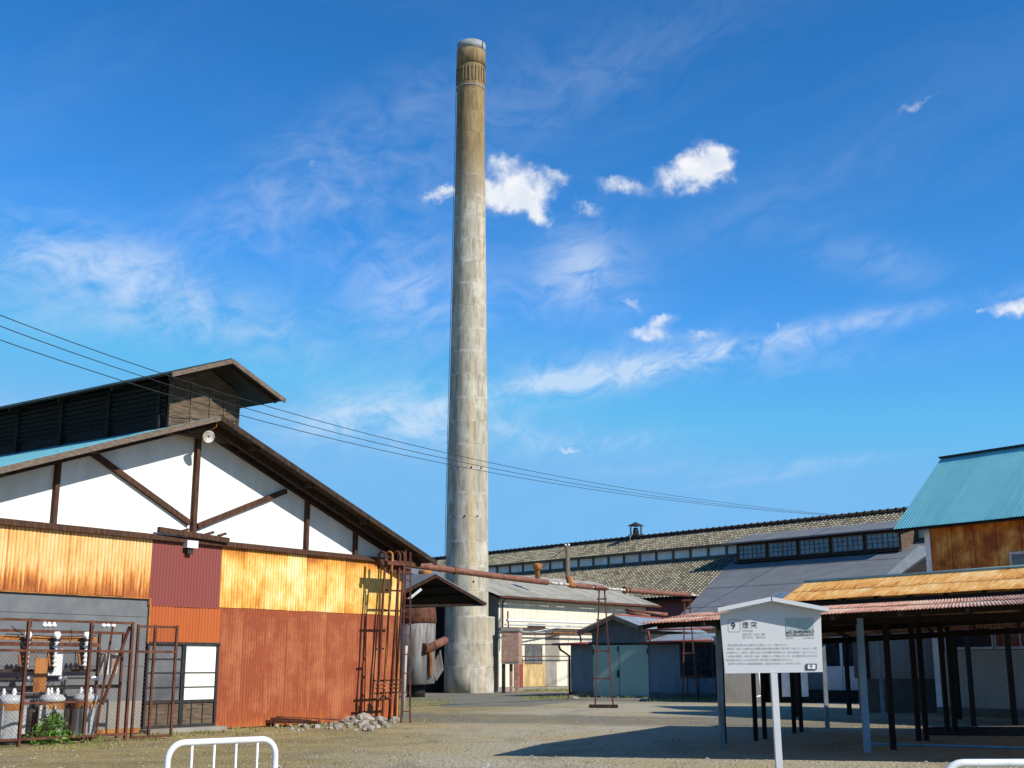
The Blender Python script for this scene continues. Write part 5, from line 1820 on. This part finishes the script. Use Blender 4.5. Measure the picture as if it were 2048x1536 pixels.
# ------------------------------------------------------------------ information sign
SY = 15.5
sg_ = thing('information_sign', 'white gabled information board on a white post with number nine and Japanese text', 'sign', (3.2, SY, 0))
q = lambda x, y, Y=SY: at(x, y, Y)
panel = [q(1450.5, 1347), q(1645.5, 1344), q(1641.5, 1224), q(1538, 1204), q(1440, 1227)]
part('panel', M['sign_white'], sg_, lambda mb: mb.prism(panel, (0, .03, 0)))
for a, b in ((q(1538, 1203), q(1431.5, 1225)), (q(1538, 1203), q(1651.5, 1224.5))):
    def fn(mb):
        v = (b - a)
        up = Vector((0, 0, .05))
        f0 = Vector((0, -.17, 0))
        mb.hexa([a + f0, b + f0, b + Vector((0, .2, 0)), a + Vector((0, .2, 0)), a + f0 + up, b + f0 + up, b + Vector((0, .2, 0)) + up, a + Vector((0, .2, 0)) + up])
    part('roof', M['sign_white'], sg_, fn)
part('roof_joint', M['ink'], sg_, lambda mb: mb.box(Fr(q(1538, 1203).x, SY, 90), -.004, .004, .165, .174, q(1538, 1203).z, q(1538, 1203).z + .052))
pt = q(1547, 1346)
part('post', M['sign_white'], sg_, lambda mb: mb.bar((pt.x + .02, SY + .0, 0), (pt.x, SY + .0, pt.z), .078, .078))
SGN = SY - .004


def text(body, x, y, size_px, mat, name='lettering', bold=False, align='LEFT', sxx=1.0, label=None, width_px=None, yy=SGN):
    cu = bpy.data.curves.new('lettering', 'FONT')
    cu.body = body
    p = at(1430 + x / 9.1, 1195 + y / 9.1, SY)
    mpp = SY / FPX / 9.1 * 1.0
    cu.size = size_px * mpp
    cu.align_x = align
    cu.resolution_u = 3
    if bold:
        cu.offset = size_px * mpp * .022
    tmp = bpy.data.objects.new('lettering', cu)
    COL.objects.link(tmp)
    bpy.context.view_layer.update()
    dg = bpy.context.evaluated_depsgraph_get()
    me = bpy.data.meshes.new_from_object(tmp.evaluated_get(dg))
    if width_px and len(me.vertices):
        xs = [v.co.x for v in me.vertices]
        w = max(xs) - min(xs)
        sxx = width_px * mpp / w
    bpy.data.objects.remove(tmp)
    tilt = R(.35)
    for v in me.vertices:
        c = v.co
        X, Zz = c.x * sxx, c.y
        v.co = (p.x + X * math.cos(tilt) - Zz * math.sin(tilt) * -0 - 3.2, yy - SY, p.z + Zz + X * math.sin(tilt))
    me.materials.clear()
    me.materials.append(M[mat])
    o = bpy.data.objects.new(name, me)
    COL.objects.link(o)
    o.parent = sg_
    return o


text('9', 290, 575, 165, 'ink', 'number', True)
text('煙', 495, 548, 122, 'ink', 'title', False, width_px=112)
text('突', 645, 543, 122, 'ink', 'title', False, width_px=112)
text('Chimney', 500, 622, 62, 'ink_soft', 'subtitle', width_px=190)
text('昭和14年（1939）建設', 502, 688, 46, 'ink_soft', 'caption', width_px=410)
text('高さ37.5m　直径2.5m', 504, 742, 46, 'ink_soft', 'caption', width_px=410)
body = [('現在の煙突は昭和14年に建設された鉄筋コンクリート製のものです。', 232, 884, 1075),
        ('明治5年（1872）には高さ36mの鉄製の煙突が現在の位置より西に建てられました。4.4mのレンガ積', 225, 950, 1590),
        ('みの基礎の上に、高さ7m、直径1.3mほどである鉄製の筒を積み上げ、四方に鎖を張って支えていました。', 200, 1020, 1630),
        ('この初代の煙突は、明治17年（1884）に暴風によって倒壊しましたが、長い煙突が設けられたのは、', 202, 1088, 1625),
        ('製造設備を進めるとともに石炭を燃やす際に発生する煤煙対策のためでした。', 205, 1156, 1180),
        ('明治時代に使用された鉄製の煙突基部は、現在は井戸の囲いとして残されています。', 240, 1224, 1300)]
for b, x, y, w in body:
    text(b, x, y, 44, 'ink_soft', 'body_text', width_px=w)
text('煙突遠景', 1297, 752, 32, 'ink_soft', 'caption', width_px=128)
text('市立博物館所蔵', 1592, 750, 32, 'ink_soft', 'caption', width_px=208)
SG = lambda x, y, dy=.004: at(1430 + x / 9.1, 1195 + y / 9.1, SY) - Vector((0, dy, 0))


def rbox(mb, x0, y0, x1, y1, r, t, dy):
    pts = []
    for cx, cy, a0 in ((x1 - r, y1 - r, 0), (x0 + r, y1 - r, 90), (x0 + r, y0 + r, 180), (x1 - r, y0 + r, 270)):
        for k in range(0, 91, 18):
            a = R(a0 + k)
            pts.append((cx + math.cos(a) * r, cy + math.sin(a) * r, math.cos(a), math.sin(a)))
    n = len(pts)
    if t:
        V = [SG(p[0], p[1], dy) for p in pts] + [SG(p[0] - p[2] * t, p[1] - p[3] * t, dy) for p in pts]
        mb.add(V, [(i, n + i, n + (i + 1) % n, (i + 1) % n) for i in range(n)])
    else:
        mb.prism([SG(p[0], p[1], dy) for p in pts], (0, .002, 0))


part('number_frame', M['ink'], sg_, lambda mb: rbox(mb, 238, 403, 460, 628, 24, 5, .004))


def pic(mb):
    c = [SG(1292, 708), SG(1800, 697), SG(1788, 366), SG(1276, 380)]
    mb.v += c
    mb.face([0, 1, 2, 3], [(0, 0), (1, 0), (1, 1), (0, 1)])


part('photograph', M['picture'], sg_, pic)
npl = part('number_plate', M['ink'], sg_, lambda mb: rbox(mb, 1650, 1205, 1848, 1316, 16, 0, .012))
part('plate_face', M['white_metal'], npl, lambda mb: rbox(mb, 1682, 1222, 1822, 1300, 8, 0, .016))
text('9', 1722, 1296, 100, 'ink', 'plate_number', yy=SY - .0185)

# ------------------------------------------------------------------ white barriers and chains
def barrier(loc, rz, w, h, lab):
    b = thing('crowd_barrier', lab, 'barrier', loc, 'white tube barriers', True, rz)
    r = .15

    def fr(mb):
        pts = []
        for cx, cz, a0 in ((w / 2 - r, h - r, 0), (-w / 2 + r, h - r, 90), (-w / 2 + r, .14 + r, 180), (w / 2 - r, .14 + r, 270)):
            for k in range(0, 91, 15):
                a = R(a0 + k)
                pts.append((cx + math.cos(a) * r, 0, cz + math.sin(a) * r))
        mb.tube(pts, .029, 12, closed=True)
    part('frame', M['white_metal'], b, fr)
    for k in range(1, 5):
        x = -w / 2 + w * (.01 + .203 * k)
        if x < w / 2 - .1:
            part('bar', M['white_metal'], b, lambda mb: mb.tube([(x, 0, .14), (x, 0, h)], .012, 8))
    for sgx in (-1, 1):
        part('foot', M['white_metal'], b, lambda mb: mb.tube([(sgx * (w / 2 - .02), -.28, .02), (sgx * (w / 2 - .02), -.2, .03), (sgx * (w / 2 - .02), .2, .03), (sgx * (w / 2 - .02), .28, .02)], .025, 8))
        part('leg', M['white_metal'], b, lambda mb: mb.tube([(sgx * (w / 2 - .02), 0, .03), (sgx * (w / 2 - .02), 0, .32)], .025, 8))
        part('chain_ring', M['chain'], b, lambda mb: mb.tube([(sgx * (w / 2 + .04) + math.cos(a) * .032, 0, h - .28 + math.sin(a) * .032) for a in [R(k * 30) for k in range(12)]], .006, 6, closed=True))
    return b


bl_, br_ = at(339, 1486, 11.35), at(550, 1480, 12.05)
bc = (bl_ + br_) / 2
bang = math.atan2(br_.y - bl_.y, br_.x - bl_.x)
b1 = barrier((bc.x, bc.y, 0), bang, (br_ - bl_).length + .02, .87, 'white tube barrier standing in the foreground at left before the warehouse')
q0 = at(1888, 1524, 9.6)
b2 = barrier((q0.x + .58, q0.y - .02, 0), R(1.5), 1.2, .835, 'white tube barrier cut off by the photo\'s bottom right corner')


def chain(a, b, sag, lab):
    mb = MB()
    L = (b - a).length * 1.05
    n = int(L / .034)
    for i in range(n):
        t = i / n
        p = a.lerp(b, t) - Vector((0, 0, sag * 4 * t * (1 - t)))
        t2 = (i + 1) / n
        d = (a.lerp(b, t2) - Vector((0, 0, sag * 4 * t2 * (1 - t2))) - p).normalized()
        s = d.cross(Vector((0, 0, 1)) if i % 2 else Vector((.3, 1, .2))).normalized()
        mb.tube([p + d * math.cos(k) * .024 + s * math.sin(k) * .013 for k in [R(j * 60) for j in range(6)]], .004, 5, closed=True)
    tag(mb.build('chain', M['chain'], loc=a), lab, 'chain', 'chains hung from the barrier')


ex = Vector((math.cos(bang), math.sin(bang), 0))
hw = (br_ - bl_).length / 2 + .05
chain(Vector((bc.x, bc.y, .59)) + ex * hw + Vector((0.03, 0, -.0)), Vector((bc.x, bc.y, .52)) + ex * (hw + 2.6), .42, 'sagging zinc chain hung from the right side of the left barrier')
chain(Vector((bc.x, bc.y, .59)) - ex * hw - Vector((0.03, 0, 0)), Vector((bc.x, bc.y, .52)) - ex * (hw + 2.6), .42, 'sagging zinc chain hung from the left side of the left barrier')

# ------------------------------------------------------------------ overhead cables
def quad(pts):
    # least squares parabola through image samples
    n = 3
    A = [[sum((p[0] / 1000) ** (i + j) for p in pts) for j in range(n)] for i in range(n)]
    B = [sum(p[1] * (p[0] / 1000) ** i for p in pts) for i in range(n)]
    m = Matrix(A)
    return m.inverted() @ Vector(B)


for pts, lab in [([(0, 631), (129, 680), (600, 826), (860, 900), (1010, 934), (1300, 985), (1690, 1030)], 'uppermost of the three thin black cables crossing the sky'),
                 ([(0, 653), (73, 680), (600, 843), (860, 909), (1010, 945), (1300, 993), (1685, 1030)], 'middle of the three thin black cables crossing the sky'),
                 ([(0, 681), (300, 778), (600, 859), (860, 921), (1010, 952), (1300, 997), (1680, 1031)], 'lowest of the three thin black cables crossing the sky')]:
    c = quad(pts)
    Y0, Y1 = 24.0, 96.0
    e0 = Vector(((0 - 1024) / FPX * Y0, Y0, 0))
    e1 = at(1690, 1030, Y1)
    mb = MB()
    L = []
    for k in range(-6, 41):
        # plan line straight; height from the fitted curve
        t = k / 40
        Pq = e0.lerp(Vector((e1.x, e1.y, 0)), t * t * .35 + t * .65 if t > 0 else t * .65)
        x = 1024 + Pq.x / Pq.y * FPX * .98
        for _ in range(4):
            y = c[0] + c[1] * x / 1000 + c[2] * (x / 1000) ** 2
            d = pray(x, y)
            x += (Pq.x / Pq.y - d.x / d.y) * FPX * .95
        y = c[0] + c[1] * x / 1000 + c[2] * (x / 1000) ** 2
        L.append(at(x, y, Pq.y))
    mb.tube(L, .0095, 6)
    tag(mb.build('overhead_cable', M['cable'], loc=L[0]), lab, 'cable', 'cables across the sky')

# ------------------------------------------------------------------ gravel, grass
rn = random.Random(21)
mb = MB()
for i in range(5200):
    y = 17 + 30 * rn.random() ** 1.5
    x = rn.uniform(-.44, .44) * y
    p = Vector((x, y, 0))
    if (p - FA.o).dot(FA.n) < .1 and (p - FA.o).dot(FA.u) < .3:
        continue
    r = rn.choice((.010, .013, .016, .02, .028)) * rn.uniform(.7, 1.4)
    a = rn.uniform(0, 6.3)
    e = [p + Vector((math.cos(a + k * 1.57) * r * rn.uniform(.7, 1.4), math.sin(a + k * 1.57) * r * rn.uniform(.7, 1.4), r * .15)) for k in range(4)]
    mb.add(e + [p + Vector((rn.uniform(-.3, .3) * r, 0, r * rn.uniform(.5, .9)))], [(0, 1, 4), (1, 2, 4), (2, 3, 4), (3, 0, 4)])
mb.build('gravel', M['stone'], kind='stuff')['label'] = 'loose gravel stones scattered over the yard'
mb = MB()


def tuft(p, n, h, sp):
    for _ in range(n):
        a = rn.uniform(0, 6.3)
        b = p + Vector((rn.gauss(0, sp), rn.gauss(0, sp), 0))
        hh = h * rn.uniform(.4, 1.2)
        w = .008 + hh * .05
        d = Vector((math.cos(a), math.sin(a), 0))
        mb.add([b - d * w, b + d * w, b + d.cross(Vector((0, 0, 1))) * hh * rn.uniform(-.6, .6) + Vector((0, 0, hh))], [(0, 1, 2)])


for i in range(420):
    x, y = rn.uniform(1035, 1142), rn.uniform(1371, 1383)
    tuft(gnd(x, y), 9, .16, .15)
for i in range(120):
    x, y = rn.uniform(1045, 1145), 1396 + (1100 - rn.uniform(1045, 1145)) * .03 + rn.uniform(-2, 3)
    tuft(gnd(x, y), 8, .10, .15)
for i in range(200):
    x, y = rn.uniform(800, 900), rn.uniform(1396, 1411)
    tuft(gnd(x, y), 6, .06, .2)
for i in range(120):
    x, y = rn.uniform(1300, 1440), rn.uniform(1398, 1404)
    tuft(gnd(x, y), 7, .10, .12)
for i in range(420):
    y = 17.5 + 22 * rn.random() ** 1.3
    x = rn.uniform(-.42, .42) * y
    p = Vector((x, y, 0))
    if (p - FA.o).dot(FA.n) < .3 and (p - FA.o).dot(FA.u) < .3:
        continue
    tuft(p, rn.choice((2, 3, 4, 8)), .045, .05)
for i in range(60):
    tuft(gnd(rn.uniform(0, 260), rn.uniform(1478, 1500)), 8, .07, .06)
for i in range(150):
    s_ = rn.uniform(-12, 0)
    tuft(FA.p(s_, rn.uniform(.05, 1.4) if s_ > -6.6 else rn.uniform(.4, 2.6), 0), rn.choice((3, 5, 9)), .09, .06)
for i in range(90):
    tuft(EF.p(rn.uniform(0, 8), rn.uniform(.1, .5), 0), 5, .14, .06)
for i in range(140):
    tuft(SF.p(rn.uniform(-.5, 7.8), rn.uniform(.1, .6), 0), 5, .13, .08)
mb.build('grass', M['grass'], kind='stuff')['label'] = 'sparse dry grass tufts and weeds in the yard'
